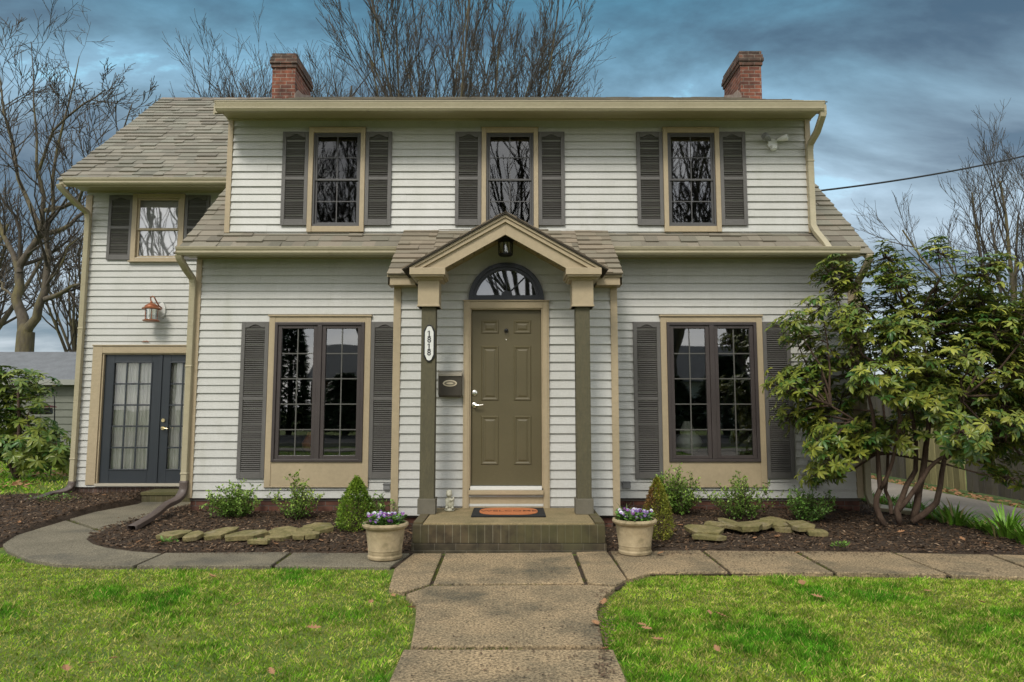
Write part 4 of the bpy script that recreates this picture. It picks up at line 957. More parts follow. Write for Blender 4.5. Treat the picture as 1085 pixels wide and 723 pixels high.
for xa, xb in ((PX0 + .002, PX0 + .095), (PX1 - .095, PX1 - .002)):
    y = PY0 + .05; m = MB()
    while y < YV - .1: m.box(xa, xb, y, y + .195, PZ - .03, PZ + .012); y += .205
    m.build('brick_edging', EDGB, st_, bevel=.005)

YK = 7.47; CXS = (-.902, .765)
for cx_ in CXS:
    m = MB(); w = .077; m.box(cx_ - w, cx_ + w, YK - w, YK + w, PZ + .14, 2.47); col = m.build('porch_column', COLM, house, bevel=.004)
    m = MB(); b = .094; m.box(cx_ - b, cx_ + b, YK - b, YK + b, PZ + .004, PZ + .165); m.build('column_base', COLB, col, bevel=.004)
    zc0, zc1, zc2 = at(460, 325, YK - .11)[1], at(460, 296.5, YK - .13)[1], at(460, 284.5, YK - .2)[1]
    m = MB(); m.box(cx_ - .115, cx_ + .115, YK - .115, YK + .115, zc0, zc1); m.box(cx_ - .122, cx_ + .122, YK - .122, YK + .122, zc0 - .0, zc0 + .02)
    m.box(cx_ - .155, cx_ + .155, YK - .15, YK + .15, zc1 - .002, zc1 + .035); m.box(cx_ - .190, cx_ + .190, YK - .245, YK + .18, zc1 + .036, zc2); m.box(cx_ - .175, cx_ + .175, YK - .225, YK + .16, zc1 + .018, zc1 + .0355)
    m.build('capital', TRIM, col, bevel=.003)
pk = at(535, 226.0, 7.25)[1]; hw_ = 1.07; sl = (pk - at(535, 284.5, 7.25)[1]) / hw_
XP = -.072
def proof(x): return pk - sl * abs(x - XP)
# shingles of the porch gable and of the entry bay's catslide
mb = MB()
vz = lambda y: at(430, 290, 7.66)[1] + .68 * (y - 7.66)
shingles(mb, -1.41, -.96, 7.66, 8.86, vz, .68, warm=1.06); shingles(mb, .82, 1.25, 7.66, 8.86, vz, .68, warm=1.06); shingles(mb, -.96, .82, 7.97, 8.86, vz, .68, warm=1.06)
deck(mb, -1.40, -.96, 7.67, 8.86, vz); deck(mb, .82, 1.24, 7.67, 8.86, vz); deck(mb, -.96, .82, 7.95, 8.86, vz)
mb.build('entry_bay_roof', ROOF, house)
mb = MB(); cs = 1 / math.sqrt(1 + sl * sl)
for sgn in (-1, 1):
    e = .14; L_ = (hw_ + .03) / cs; d = 0; r_ = 0
    while d < L_:
        y = 7.22; rr = random.Random(r_ * 31 + sgn)
        while y < 8.72:
            w = rr.uniform(.15, .33); ye = min(y + w, 8.74); g = rr.uniform(.6, 1.05)
            def P(dist, yy, h): xx = XP + sgn * ((hw_ + .03) - dist * cs); zz = pk - sl * abs(xx - XP) + h / cs; return (xx, yy, zz)
            mb.add([P(d, y, .022), P(d, ye, .022), P(min(d + e + .03, L_), ye, .008), P(min(d + e + .03, L_), y, .008), P(d, y, 0), P(d, ye, 0)], [(0, 1, 2, 3), (4, 5, 1, 0), (4, 0, 3), (5, 2, 1)], (.17 * g, .135 * g, .095 * g))
            y = ye
        d += e; r_ += 1
    mb.prism([(XP, pk + .004), (XP + sgn * (hw_ + .02), pk - sl * (hw_ + .02) + .004), (XP + sgn * (hw_ + .02), pk - sl * (hw_ + .02) - .012), (XP, pk - .012)], 'y', 7.225, 8.75, (.045, .038, .028))
porch = mb.build('porch_roof', ROOF, house)
m = MB()
for sgn in (-1, 1):
    def sp(a0, a1, x0, x1, y0, y1):    # board that follows the slope, a0..a1 below the roof line
        zl = pk - sl * x1 - a1; pts_ = [(x0, pk - sl * x0 - a0), (x1, pk - sl * x1 - a0)]
        if zl < zc2 + .004 and pk - sl * x1 - a0 > zc2 + .004: pts_ += [(x1, zc2 + .004), ((pk - a1 - zc2 - .004) / sl, zc2 + .004)]
        elif zl < zc2 + .004: xq = (pk - a0 - zc2 - .004) / sl; pts_ = [pts_[0], (xq, zc2 + .004), ((pk - a1 - zc2 - .004) / sl, zc2 + .004)]
        else: pts_ += [(x1, zl)]
        pts_ += [(x0, pk - sl * x0 - a1)]
        m.prism([(XP + sgn * a_, b_) for a_, b_ in pts_], 'y', y0, y1)
    sp(.014, .045, 0, hw_ + .0, 7.245, 7.30); sp(.046, .092, 0, hw_ - .012, 7.262, 7.30)
    sp(.093, .225, 0, hw_ - .16, 7.288, 7.32)
m.build('rake_boards', TRIM, porch, bevel=.002)
m = MB()
for sgn in (-1, 1):
    n_ = 8; x_in = hw_ - .10
    for i in range(n_):
        a, b = x_in * i / n_ + .004, x_in * (i + 1) / n_ - .004
        m.prism([(XP + sgn * a, pk - sl * a - .105), (XP + sgn * b, pk - sl * b - .105), (XP + sgn * b, pk - sl * b - .120), (XP + sgn * a, pk - sl * a - .120)], 'y', 7.32, YV + .01)
m.build('porch_ceiling', TRIM, porch, bevel=.002)
m = MB()
for sgn in (-1, 1): sp(.100, .135, 0, hw_ - .16, YV - .03, YV + .004)
for cx_ in CXS: m.box(cx_ - .07, cx_ + .07, YK + .18, YV - .001, zc1 - .06, zc2 - .004); m.box(cx_ - .085, cx_ + .085, YK + .16, YV - .001, zc2 - .003, zc2 + .02)
for a, b in ((-1.405, CXS[0] - .191), (CXS[1] + .191, 1.245)):
    m.box(a, b, 7.69, 7.715, at(430, 302, 7.69)[1], vz(7.69) - .025); m.box(a, b, 7.715, YV, at(430, 302, 7.69)[1] + .002, at(430, 302, 7.69)[1] + .014)
    m.box(a - .006, b, 7.676, 7.69, vz(7.68) - .05, vz(7.68) - .024)
for X_ in (-1.405, 1.22): m.prism([(7.69, vz(7.69) - .025), (YW, vz(YW) - .025), (YW, vz(YW) - .12), (7.69, at(430, 302, 7.69)[1])], 'x', X_, X_ + .025)
m.build('entry_frieze', TRIM, house, bevel=.002)

# small covers on the walls
for px, py, Y, w, h in ((410, 516, YW, .085, .07), (663.5, 514, YW, .10, .075), (862, 515, YW, .12, .05)):
    x, z = at(px, py, Y - .02); m = MB(); m.box(x - w / 2, x + w / 2, Y - .05, Y - .004, z - h / 2, z + h / 2); m.prism([(Y - .065, z + h / 2), (Y - .004, z + h / 2 + .012), (Y - .004, z + h / 2 + .002), (Y - .05, z + h / 2 - .01)], 'x', x - w / 2 - .005, x + w / 2 + .005); m.build('outlet_cover', GREYP, house, bevel=.004)

# wing step
sy = gnd(170, 532)[1]
ws = empty('wing_step', (-5.3, 10.4, 0), 'small mossy brick step below the french doors of the wing', 'step')
m = MB(); xa, xb = at(150, 525, sy)[0], at(203, 525, sy)[0]; zt_ = at(170, 521.5, sy)[1]
m.box(xa, xb, sy, YG, -.05, zt_ - .05); m.build('brick_riser', SOLD, ws, bevel=.005)
m = MB(); m.box(xa - .01, xb + .01, sy - .015, YG, zt_ - .048, zt_); m.build('tread', mat('mossy_tread', (.11, .095, .04), .9, col2=(.07, .07, .025), nscale=5, amt=.9, bump=.5, fine=.25), ws, bevel=.006)
# ------------------------------------------------------------------ fixtures on the house (things of their own)
# porch ceiling lantern
lx, ly = XP, 7.58; zt_ = pk - .185
t = empty('porch_lantern', (lx, ly, zt_), 'black round glass lantern under the peak of the porch gable', 'lantern')
m = MB(); m.lathe((lx, ly, zt_ - .03), [(.115, .0), (.12, .012), (.115, .03), (.06, .034)], 24); m.lathe((lx, ly, zt_ - .06), [(.085, .0), (.09, .02), (.09, .03)], 24); m.build('mount', BLACK, t, smooth=40)
m = MB()
for z_, r_ in ((-.065, .083), (-.20, .078)): m.lathe((lx, ly, zt_ + z_), [(r_ - .012, 0), (r_, 0), (r_, .014), (r_ - .012, .014)], 24)
for i in range(6):
    a = i * math.pi / 3 + .3; m.tube([(lx + .08 * math.cos(a), ly + .08 * math.sin(a), zt_ - .2), (lx + .082 * math.cos(a), ly + .082 * math.sin(a), zt_ - .06)], .0055, 6)
m.lathe((lx, ly, zt_ - .215), [(.02, 0), (.07, .006), (.075, .014)], 20); m.build('cage', BLACK, t, smooth=40)
m = MB(); m.lathe((lx, ly, zt_ - .198), [(.068, 0), (.074, .06), (.074, .13)], 20); m.build('glass', LGLASS, t, smooth=60)
m = MB(); m.ball((lx, ly, zt_ - .13), .022, .022, .042, 12, 8); m.lathe((lx, ly, zt_ - .09), [(.014, 0), (.014, .03)], 10); m.build('bulb', WHITE, t, smooth=60)

# copper coach lantern beside the wing
wx, wz = at(163.5, 330, YG - .12); s_ = .0147   # metres per picture pixel at the wing
t = empty('wall_lantern', (wx, YG - .15, wz), 'weathered copper coach lantern on a white plate above the french doors', 'lantern')
px_ = at(173, 328, YG)[0]; m = MB(); m.prism([(px_ + .055 * math.cos(a), wz + .03 + .12 * math.sin(a)) for a in np.linspace(0, 2 * math.pi, 20, endpoint=False)], 'y', YG - .05, YG - .005); m.build('wall_plate', WHITE, t, bevel=.004)
m = MB(); yl = YG - .20
m.tube([(px_, YG - .05, wz + .06), (px_ - .02, YG - .10, wz + .09), (wx + .05, yl + .04, wz + .14), (wx + .035, yl, wz + .20), (wx + .0, yl, wz + .225), (wx - .025, yl, wz + .20), (wx - .02, yl, wz + .15)], .010, 8)
m.ball((wx - .01, yl, wz + .125), .02, .02, .03); m.build('scroll_arm', COPPER, t, smooth=60)
m = MB(); m.lathe((wx, yl, wz + .02), [(.135, 0), (.138, .012), (.10, .035), (.095, .055), (.05, .085), (.015, .10)], 24); m.lathe((wx, yl, wz - .165), [(.118, 0), (.122, .012), (.095, .024)], 24)
for i in range(6):
    a = i * math.pi / 3; m.tube([(wx + .092 * math.cos(a), yl + .092 * math.sin(a), wz - .15), (wx + .098 * math.cos(a), yl + .098 * math.sin(a), wz + .025)], .005, 5)
m.build('lantern_body', COPPER, t, smooth=40)
m = MB(); m.lathe((wx, yl, wz - .145), [(.082, 0), (.090, .16)], 20); m.build('glass', LGLASS, t, smooth=60)
m = MB(); m.lathe((wx, yl, wz - .14), [(.016, 0), (.016, .10), (.004, .125)], 12); m.build('bulb', WHITE, t, smooth=60)

# small scroll ornament above the french doors
x, z = at(154, 362.5, YG - .03); m = MB(); m.tube([(x - .05, YG - .03, z), (x - .02, YG - .035, z + .014), (x, YG - .035, z + .004), (x + .02, YG - .035, z + .014), (x + .05, YG - .03, z)], .008, 6)
tag(m.build('door_hook', COPPER, smooth=60), 'small dark metal hook on the siding just above the french door frame', 'hook')

# twin flood light on the dormer
x, z = at(819, 151, YW - .06)
t = empty('flood_light', (x, YW - .06, z), 'twin headed security light on the dormer near its right downspout', 'security light')
m = MB(); m.prism([(x + .065 * math.cos(a), z - .01 + .065 * math.sin(a)) for a in np.linspace(0, 2 * math.pi, 16, endpoint=False)], 'y', YW - .05, YW - .004); m.lathe((x, YW - .075, z - .12), [(.02, 0), (.042, .02), (.045, .06), (.02, .07)], 16); m.build('mount', WHITE, t, smooth=40)
for sgn in (-1, 1):
    m = MB(); c = Vector((x + sgn * .04, YW - .08, z + .02)); d = Vector((sgn * .75, -.5, .25 if sgn < 0 else .1)).normalized()
    m.tube([c, c + d * .03, c + d * .06, c + d * .13, c + d * .14], [.012, .022, .034, .046, .040], 14); m.build('lamp_head', GREYP if sgn < 0 else WHITE, t, smooth=40)

# house number plaque
nx_, nz0 = at(454.6, 384, YK - .085); nz1 = at(454.6, 344, YK - .085)[1]; hw = .060; yp = YK - .077
def octo(h, e): a, b = nz0 + e, nz1 - e; return [(nx_ - h, a + .065), (nx_ - .022, a + .008), (nx_, a), (nx_ + .022, a + .008), (nx_ + h, a + .065), (nx_ + h, b - .065), (nx_ + .022, b - .008), (nx_, b), (nx_ - .022, b - .008), (nx_ - h, b - .065)]
t = empty('number_plaque', (nx_, yp, nz0), 'white vertical plaque with black border reading 1818 on the left porch column', 'house number')
m = MB(); m.prism(octo(hw, 0), 'y', yp - .014, yp - .002); m.build('border', BLACK, t, bevel=.002)
m = MB(); m.prism(octo(hw - .014, .018), 'y', yp - .018, yp - .0145); m.build('face', WHITE, t)
def text(body, size, loc, rot, name, mat_, parent=None, ext=.001, sx=1.0):
    cu = bpy.data.curves.new(name, 'FONT'); cu.body = body; cu.size = size; cu.align_x = 'CENTER'; cu.align_y = 'CENTER'; cu.extrude = ext; cu.offset = .0012
    o = link(bpy.data.objects.new(name, cu)); cu.materials.append(mat_)
    if parent is not None: o.parent = parent; loc = Vector(loc) - origin_of(parent)
    bpy.context.view_layer.update()
    me = bpy.data.meshes.new_from_object(o.evaluated_get(bpy.context.evaluated_depsgraph_get())); bpy.data.objects.remove(o)
    o = link(bpy.data.objects.new(name, me))
    if parent is not None: o.parent = parent
    o.location = loc; o.rotation_euler = rot; o.scale = (sx, 1, 1); return o
nh = (nz1 - nz0)
for i, ch in enumerate('1818'):
    if ch == '1':
        zc_ = nz1 - nh * (.245 + .17 * i); m = MB(); m.box(nx_ - .006, nx_ + .006, yp - .0195, yp - .0182, zc_ - .031, zc_ + .031); m.box(nx_ - .018, nx_ + .018, yp - .0197, yp - .0183, zc_ - .034, zc_ - .028)
        m.prism([(nx_ - .006, zc_ + .031), (nx_ - .018, zc_ + .019), (nx_ - .018, zc_ + .013), (nx_ - .006, zc_ + .021)], 'y', yp - .0196, yp - .0184); m.build('numeral', BLACK, t); continue
    text(ch, .088, (nx_, yp - .0195, nz1 - nh * (.245 + .17 * i)), (RAD(90), 0, 0), 'numeral', BLACK, t, sx=.95)

# mailbox
mx0, mz0 = at(464.5, 421, YV - .12); mx1, mz1 = at(489, 394, YV - .12)
t = empty('mailbox', ((mx0 + mx1) / 2, YV - .07, mz0), 'brown wall mailbox with an oval plate beside the front door', 'mailbox')
m = MB(); m.prism([(YV - .02, mz0 + .01), (YV - .115, mz0), (YV - .125, mz0 + .02), (YV - .125, mz1 - .035), (YV - .02, mz1)], 'x', mx0, mx1); m.build('box', MBOX, t, bevel=.008)
m = MB(); m.prism([(YV - .018, mz1 + .004), (YV - .132, mz1 - .032), (YV - .134, mz1 - .050), (YV - .137, mz1 - .050), (YV - .136, mz1 - .028), (YV - .018, mz1 + .010)], 'x', mx0 - .006, mx1 + .006); m.box(mx0 - .008, mx0 + .0, YV - .10, YV - .02, mz0 + .03, mz1 + .02); m.box(mx1, mx1 + .022, YV - .05, YV - .02, mz0 + .02, mz1 + .03)
m.build('lid', mat('mailbox_lid', (.30, .27, .21), .4), t, bevel=.002)
mcx, mcz = (mx0 + mx1) / 2, (mz0 + mz1) / 2 + .012
ell = lambda a, b: [(mcx + a * math.cos(u), mcz + b * math.sin(u)) for u in np.linspace(0, 2 * math.pi, 28, endpoint=False)]
m = MB(); m.prism(ell(.080, .037), 'y', YV - .131, YV - .1255); pl = m.build('oval_plate', CREAM, t, bevel=.002)
m = MB(); m.prism(ell(.064, .025), 'y', YV - .1325, YV - .1312); m.build('oval_field', mat('oval_field', (.20, .17, .12), .5), pl)
m = MB(); m.prism(ell(.040, .010), 'y', YV - .134, YV - .1327); m.build('oval_emblem', CREAM, pl)

# door mat
ma, mb_ = gnd(499, 546.8, PZ + .02), gnd(578.5, 546.8, PZ + .02); mf = ma[1]; mk = gnd(503, 538.3, PZ + .02)[1]
t = empty('door_mat', ((ma[0] + mb_[0]) / 2, (mf + mk) / 2, PZ + .004), 'black rubber door mat with an orange oval reading WELCOME', 'door mat')
m = MB(); m.box(ma[0], mb_[0], mf, mk, PZ + .005, PZ + .024); m.build('rubber_border', RUBBER, t, bevel=.005)
cxm, cym = (ma[0] + mb_[0]) / 2, (mf + mk) / 2; hx_, hy_ = (mb_[0] - ma[0]) / 2 - .075, (mk - mf) / 2 - .045
m = MB(); m.prism([(cxm + hx_ * np.sign(math.cos(u)) * abs(math.cos(u)) ** .55, cym + hy_ * np.sign(math.sin(u)) * abs(math.sin(u)) ** .75) for u in np.linspace(0, 2 * math.pi, 40, endpoint=False)], 'z', PZ + .020, PZ + .029); m.build('coir_oval', COIR, t)
text('WELCOME', .125, (cxm, cym, PZ + .0295), (0, 0, 0), 'lettering', COIRD, t, sx=1.0)

# little stone figure: a child sitting with its arms round its knees
fx, fy = gnd(476.5, 541, PZ + .01)
m = MB()
m.lathe((fx, fy, PZ + .006), [(.05, 0), (.058, .008), (.055, .02), (.045, .026)], 12)
for c, r in (((0, .01, .055), (.040, .036, .034)), ((-.004, .012, .10), (.034, .030, .045)), ((-.008, .008, .172), (.036, .036, .040)), ((-.010, .02, .198), (.034, .033, .022)), ((-.03, -.016, .068), (.018, .020, .045)), ((.03, -.018, .07), (.018, .020, .045)),
             ((-.032, -.035, .032), (.016, .026, .014)), ((.034, -.036, .032), (.016, .026, .014)), ((-.038, -.004, .10), (.013, .018, .035)), ((.036, -.006, .10), (.013, .018, .035)), ((.022, -.03, .115), (.022, .014, .016)), ((-.012, -.028, .163), (.008, .008, .008)), ((.04, .0, .12), (.012, .025, .03))):
    m.ball((fx + c[0], fy + c[1], PZ + .01 + c[2]), *r, 12, 8)
o = m.build('garden_figure', STAT, smooth=180); rm = o.modifiers.new('blend', 'REMESH'); rm.mode = 'VOXEL'; rm.voxel_size = .0045; rm.use_smooth_shade = True; sm = o.modifiers.new('soft', 'SMOOTH'); sm.iterations = 4
tag(o, 'small pale cast stone figure sitting on the stoop by the left column', 'garden figure')

# things behind the panes
x, z = at(731, 462, YW + .35)
t = empty('table_lamp', (x, YW + .35, z - .3), 'pale rounded lamp standing inside the lower left pane of the right front window', 'lamp')
m = MB(); m.lathe((x, YW + .4, z - .22), [(.09, 0), (.13, .05), (.17, .13), (.15, .20), (.09, .25), (.07, .28)], 20); m.build('lamp_body', mat('lamp_glaze', (.62, .60, .52), .5), t, smooth=60)
m = MB(); m.lathe((x - .02, YW + .4, z + .06), [(.10, 0), (.05, .13)], 20); m.build('lamp_shade', mat('lamp_cloth', (.5, .48, .42), .8), t, smooth=60)
m = MB(); x, z = at(328, 455, YW + .45); m.lathe((x, YW + .5, z - .30), [(.05, 0), (.10, .04), (.11, .12), (.05, .22), (.04, .26)], 18)
tag(m.build('vase', ROOMWARM, smooth=60), 'terracotta vase standing inside the left front window', 'vase')
for xx, lab in ((W1['x'][0], 'dark wooden table standing inside the left front window'), (W1['x'][1], 'dark wooden table standing inside the right front window')):
    zt_ = .72; t = empty('side_table', (xx, YW + .48, .32), lab, 'table')
    m = MB(); m.box(xx - .5, xx + .5, YW + .25, YW + .72, zt_ - .04, zt_); m.build('tabletop', mat('dark_wood', (.05, .025, .012), .4), t, bevel=.004)
    for a in (-.45, .45):
        for b in (.29, .68): m = MB(); m.box(xx + a - .02, xx + a + .02, YW + b - .02, YW + b + .02, .32, zt_ - .04); m.build('leg', bpy.data.materials['dark_wood'], t)

# ------------------------------------------------------------------ beds: stones, leaves, pots, shrubs
stones = [  # picture box of the upper face: x0, x1, y0, y1 ; layer
 (159.5, 192, 562, 570, 0), (190, 207, 563.5, 571, 0), (207.5, 239, 559.5, 569, 0), (232, 276, 561.5, 571, 0), (260, 282, 570, 576, 0), (275, 305, 559, 570, 0), (303, 322, 559, 569, 0), (320, 334, 562.5, 569.5, 0), (317, 347, 556, 563, 0),
 (731, 769, 557, 564.5, 1), (738, 769.5, 566, 571, 0), (750, 777, 553, 558.5, 1), (771, 790, 550, 559, 1), (786.5, 813, 551.5, 561, 1), (800, 820, 552, 558, 1), (813.5, 843.5, 550, 557, 1), (822, 849, 557.5, 562, 0), (845, 869, 552.5, 561, 1), (860, 881.5, 561, 566.5, 0)]
lab_st = ['broad flat mossy flagstone at the %s end of the stone edging in the %s bed']
adj = ['broad pointed', 'small square', 'long five sided', 'wide tilted', 'low narrow', 'thick split', 'upright squarish', 'small round cornered', 'large rear']
for i, (x0, x1, y0, y1, lay) in enumerate(stones):
    zt_ = .085 + .045 * lay; A, B = gnd((x0 + x1) / 2, y1, zt_ - .02), gnd((x0 + x1) / 2, y0, zt_); cxs, cys = A[0], (A[1] + B[1]) / 2
    W_ = (x1 - x0) / FPX * cys / 2; D_ = max((B[1] - A[1]) / 2 * .85, .055); rr = random.Random(i + 5); n_ = rr.choice((6, 7, 8)); poly = []
    for k_ in range(n_):
        a = 2 * math.pi * (k_ + rr.uniform(-.28, .28)) / n_; q = rr.uniform(.82, 1.12); poly.append((cxs + W_ * 1.12 * q * math.copysign(abs(math.cos(a)) ** .8, math.cos(a)), cys + D_ * 1.1 * q * math.copysign(abs(math.sin(a)) ** .8, math.sin(a))))
    m = MB(); tx, ty = rr.uniform(-.10, .10), rr.uniform(-.05, .16); th_ = rr.uniform(.028, .048)
    top = [(p[0], p[1], zt_ + (p[0] - cxs) * tx + (p[1] - cys) * ty + rr.uniform(-.004, .004)) for p in poly]; bot = [(cxs + (p[0] - cxs) * .94, cys + (p[1] - cys) * .94, p[2] - th_ - .01) for p in top]
    inn = [(cxs + (p[0] - cxs) * rr.uniform(.6, .85), cys + (p[1] - cys) * rr.uniform(.6, .85), p[2] + rr.uniform(-.003, .011)) for p in top]
    m.add(top + bot + inn + [(cxs, cys, zt_ + rr.uniform(-.002, .008))], [(k_, (k_ + 1) % n_, 2 * n_ + (k_ + 1) % n_, 2 * n_ + k_) for k_ in range(n_)] + [(2 * n_ + k_, 2 * n_ + (k_ + 1) % n_, 3 * n_) for k_ in range(n_)] + [(n_ + k_, n_ + (k_ + 1) % n_, (k_ + 1) % n_, k_) for k_ in range(n_)] + [tuple(range(n_, 2 * n_))[::-1]])
    o = m.build('flagstone', STONE, None, bevel=.004)
    if lay: 
        m2 = MB()
    bed = 'left' if i < 9 else 'right'; k_ = i if i < 9 else i - 9; nb = 9 if i < 9 else 10
    ords = ['first', 'second', 'third', 'fourth', 'fifth', 'sixth', 'seventh', 'eighth', 'ninth', 'tenth']
    tag(o, 'mossy flagstone, %s from the left of the flat stones edging the %s bed' % (ords[k_], bed), 'stone', 'flat mossy stones edging the beds')

# fallen oak leaves
def oak_leaf(name='fallen_leaf'):
    side = [(0, .03), (.12, .05), (.2, .30), (.28, .12), (.42, .42), (.5, .16), (.66, .38), (.74, .14), (.86, .20), (1.0, 0)]
    pts_ = [(x, y) for x, y in side] + [(x, -y * .9) for x, y in side[-2::-1]]
    vs_ = [(x - .5, y, .10 * (x - .5) ** 2 * 4 + abs(y) * .35) for x, y in pts_]; n_ = len(vs_); half = [(x - .5, 0, .10 * (x - .5) ** 2 * 4) for x, y in side]
    m = MB(); k_ = len(side); fs = []
    allv = vs_ + half
    for i in range(k_ - 1):
        fs.append((n_ + i, n_ + i + 1, i + 1, i)); j0, j1 = (n_ - 1 - i) % n_, (n_ - 2 - i) % n_
        if j1 >= k_ - 1: fs.append((j0, j1, n_ + i + 1, n_ + i))
    m.add([(v[0], v[1], v[2]) for v in allv], fs); m.add([(-.5, 0, .1), (-.5, .02, .1), (-.85, .02, .05)], [(0, 1, 2)])
    return m.build(name, DEADL)
leaf0 = oak_leaf(); used = False; fallen = []
spots = [(683, 668, 0.0), (656, 748, 0), (652, 762, 0), (676, 690, 0), (700, 640, 0), (655, 870, 0), (649, 985, 0), (333, 676, 0), (226, 612, 0), (253, 640, 0), (288, 713, 0), (380, 715, 0), (430, 631, 0), (437, 648, 0), (100, 700, 0), (60, 690, 0), (560, 640, 0), (120, 618, 0), (395, 640, 0), (160, 690, 0), (300, 650, 0)]
spots = [(685, 668), (764, 654), (752, 651), (680, 664), (697, 680), (866, 634), (983, 628), (332, 668), (225, 613), (252, 642), (288, 714), (417, 633), (436, 646), (97, 705), (120, 700), (70, 712), (393, 640), (850, 620), (760, 690), (1040, 640), (640, 640), (631, 663), (641, 690)]
bedspots = [(228, 582), (168, 580), (147, 577), (268, 582), (292, 581), (340, 576), (735, 575), (721, 563), (703, 560), (830, 566), (800, 573), (824, 572), (727, 549), (1045, 578), (1020, 575), (900, 571), (955, 568), (976, 562), (60, 540), (110, 531), (20, 560), (125, 556), (880, 545), (845, 590), (700, 589)]
leafpos = [(*gnd(x, y), .012) for x, y in spots] + [(*gnd(x, y), None) for x, y in bedspots]
for (x, y, z) in leafpos:
    if z is None:
        z = float(bedh(np.array(x), np.array(y))) + .016
    c = leaf0 if not used else leaf0.copy()
    if used: link(c)
    used = True
    s_ = R(.05, .095); c.scale = (s_, s_ * R(.8, 1.1), s_ * R(.6, 1.5)); c.location = (x, y, z); c.rotation_euler = (R(-.35, .35), R(-.35, .35), R(0, 6.28))
    fallen.append((c, x, y, z))

zones = {}
for c, x, y, z in fallen:
    if z > .013: k_ = 'mulch of the left bed' if (x < -1 and inpoly(x, y, bed_left)) else ('mulch of the right bed' if x > 0 else 'mulch beside the wing')
    else: k_ = 'left lawn' if x < -.7 else ('right lawn' if x > .62 else 'front path')
    zones.setdefault(k_, []).append((CX + x / y * FPX, c))
for k_, L_ in zones.items():
    L_.sort(key=lambda q: q[0])
    for i, (_, c) in enumerate(L_): tag(c, 'dry oak leaf, %s from the left of those on the %s' % (['first', 'second', 'third', 'fourth', 'fifth', 'sixth', 'seventh', 'eighth', 'ninth', 'tenth', 'eleventh', 'twelfth', 'thirteenth', 'fourteenth', 'fifteenth'][i], k_), 'leaf', 'fallen oak leaves')

# planters with pansies
def planter(px, py, label):
    x, y = gnd(px, py); y += .155; r = .205
    t = empty('planter', (x, y, 0), label, 'planter', 'stoneware planters beside the stoop')
    prof = [(.142, 0), (.154, .008), (.158, .028), (.150, .044), (.153, .052), (.152, .075), (.156, .080), (.156, .088), (.154, .092), (.170, .20), (.178, .268), (.192, .276), (.208, .290), (.212, .305), (.206, .320), (.192, .325), (.180, .318), (.172, .285), (.165, .25)]
    m = MB(); m.lathe((x, y, 0), prof, 48); o = m.build('pot', POT, t, smooth=35)
    m = MB(); m.lathe((x, y, .27), [(.17, 0), (.17, .012), (.06, .03)], 24); m.build('potting_soil', SOIL, t, smooth=60)
    return x, y
oval = [(0, 0, 0), (.3, -.5, .05), (.75, -.4, .02), (1, 0, -.08), (.75, .4, .02), (.3, .5, .05)]
ovf = [(0, 1, 5), (1, 2, 5), (5, 2, 4), (2, 3, 4)]
PC_ = [((.52, .48, .70), (.22, .06, .30)), ((.72, .70, .80), (.30, .16, .50)), ((.15, .035, .24), (.07, .012, .10)), ((.60, .58, .72), (.22, .12, .38))]
def pansy(x, y, z, seed, label, k_):
    r_ = np.random.default_rng(seed)
    t = empty('pansy', (x, y, z), label, 'flower', 'pansies growing in the planters')
    n_ = 70; th = r_.uniform(0, 2 * np.pi, n_); rad = r_.uniform(0, .055, n_); pos = np.column_stack([x + rad * np.cos(th), y + rad * np.sin(th), z + r_.uniform(0, .085, n_)])
    ax = np.column_stack([np.cos(th), np.sin(th), r_.uniform(-.1, .9, n_)]); up_ = np.column_stack([np.zeros(n_), np.zeros(n_), np.ones(n_)]) + r_.normal(0, .3, (n_, 3))
    cols = np.array([[.10, .20, .035]]) * r_.uniform(.5, 1.6, (n_, 1)); L_ = r_.uniform(.025, .05, n_)
    scatter(oval, ovf, pos, ax, up_, np.column_stack([L_, L_ * .55, L_]), cols, 'leaves', SLEAF, t)
    P_, A_, U_, S_, C_ = [], [], [], [], []
    for _ in range(r_.integers(3, 6)):
        a = r_.uniform(0, 2 * np.pi); rr = r_.uniform(.0, .06); c = np.array([x + rr * math.cos(a), y + rr * math.sin(a) - .01, z + .070 + r_.uniform(-.02, .045)])
        nrm = np.array([r_.normal(0, .4), -1.0 + r_.normal(0, .3), r_.uniform(.1, .8)]); nrm /= np.linalg.norm(nrm)
        u = np.cross(nrm, [0, 0, 1.]); u /= np.linalg.norm(u); v = np.cross(u, nrm) * -1; v = v if v[2] > 0 else -v
        for j, an in enumerate((70, 110, 175, 5, 270)):
            d = u * math.cos(RAD(an)) + v * math.sin(RAD(an)); P_.append(c + nrm * .001 * j); A_.append(d); U_.append(nrm); S_.append((.019, .019 if an != 270 else .026, .01)); C_.append(np.array(PC_[k_][0 if j < 2 else 1] if k_ != 1 else PC_[k_][0 if j != 4 else 1]) * r_.uniform(.7, 1.1))
        P_.append(c + nrm * .006 - v * .003); A_.append(v); U_.append(nrm); S_.append((.006, .006, .001)); C_.append(np.array((.7, .45, .03)))
    scatter(oval, ovf, np.array(P_), np.array(A_), np.array(U_), np.array(S_), np.array(C_), 'petals', PETAL, t)
colname = ['lavender', 'white', 'dark purple', 'blue violet']
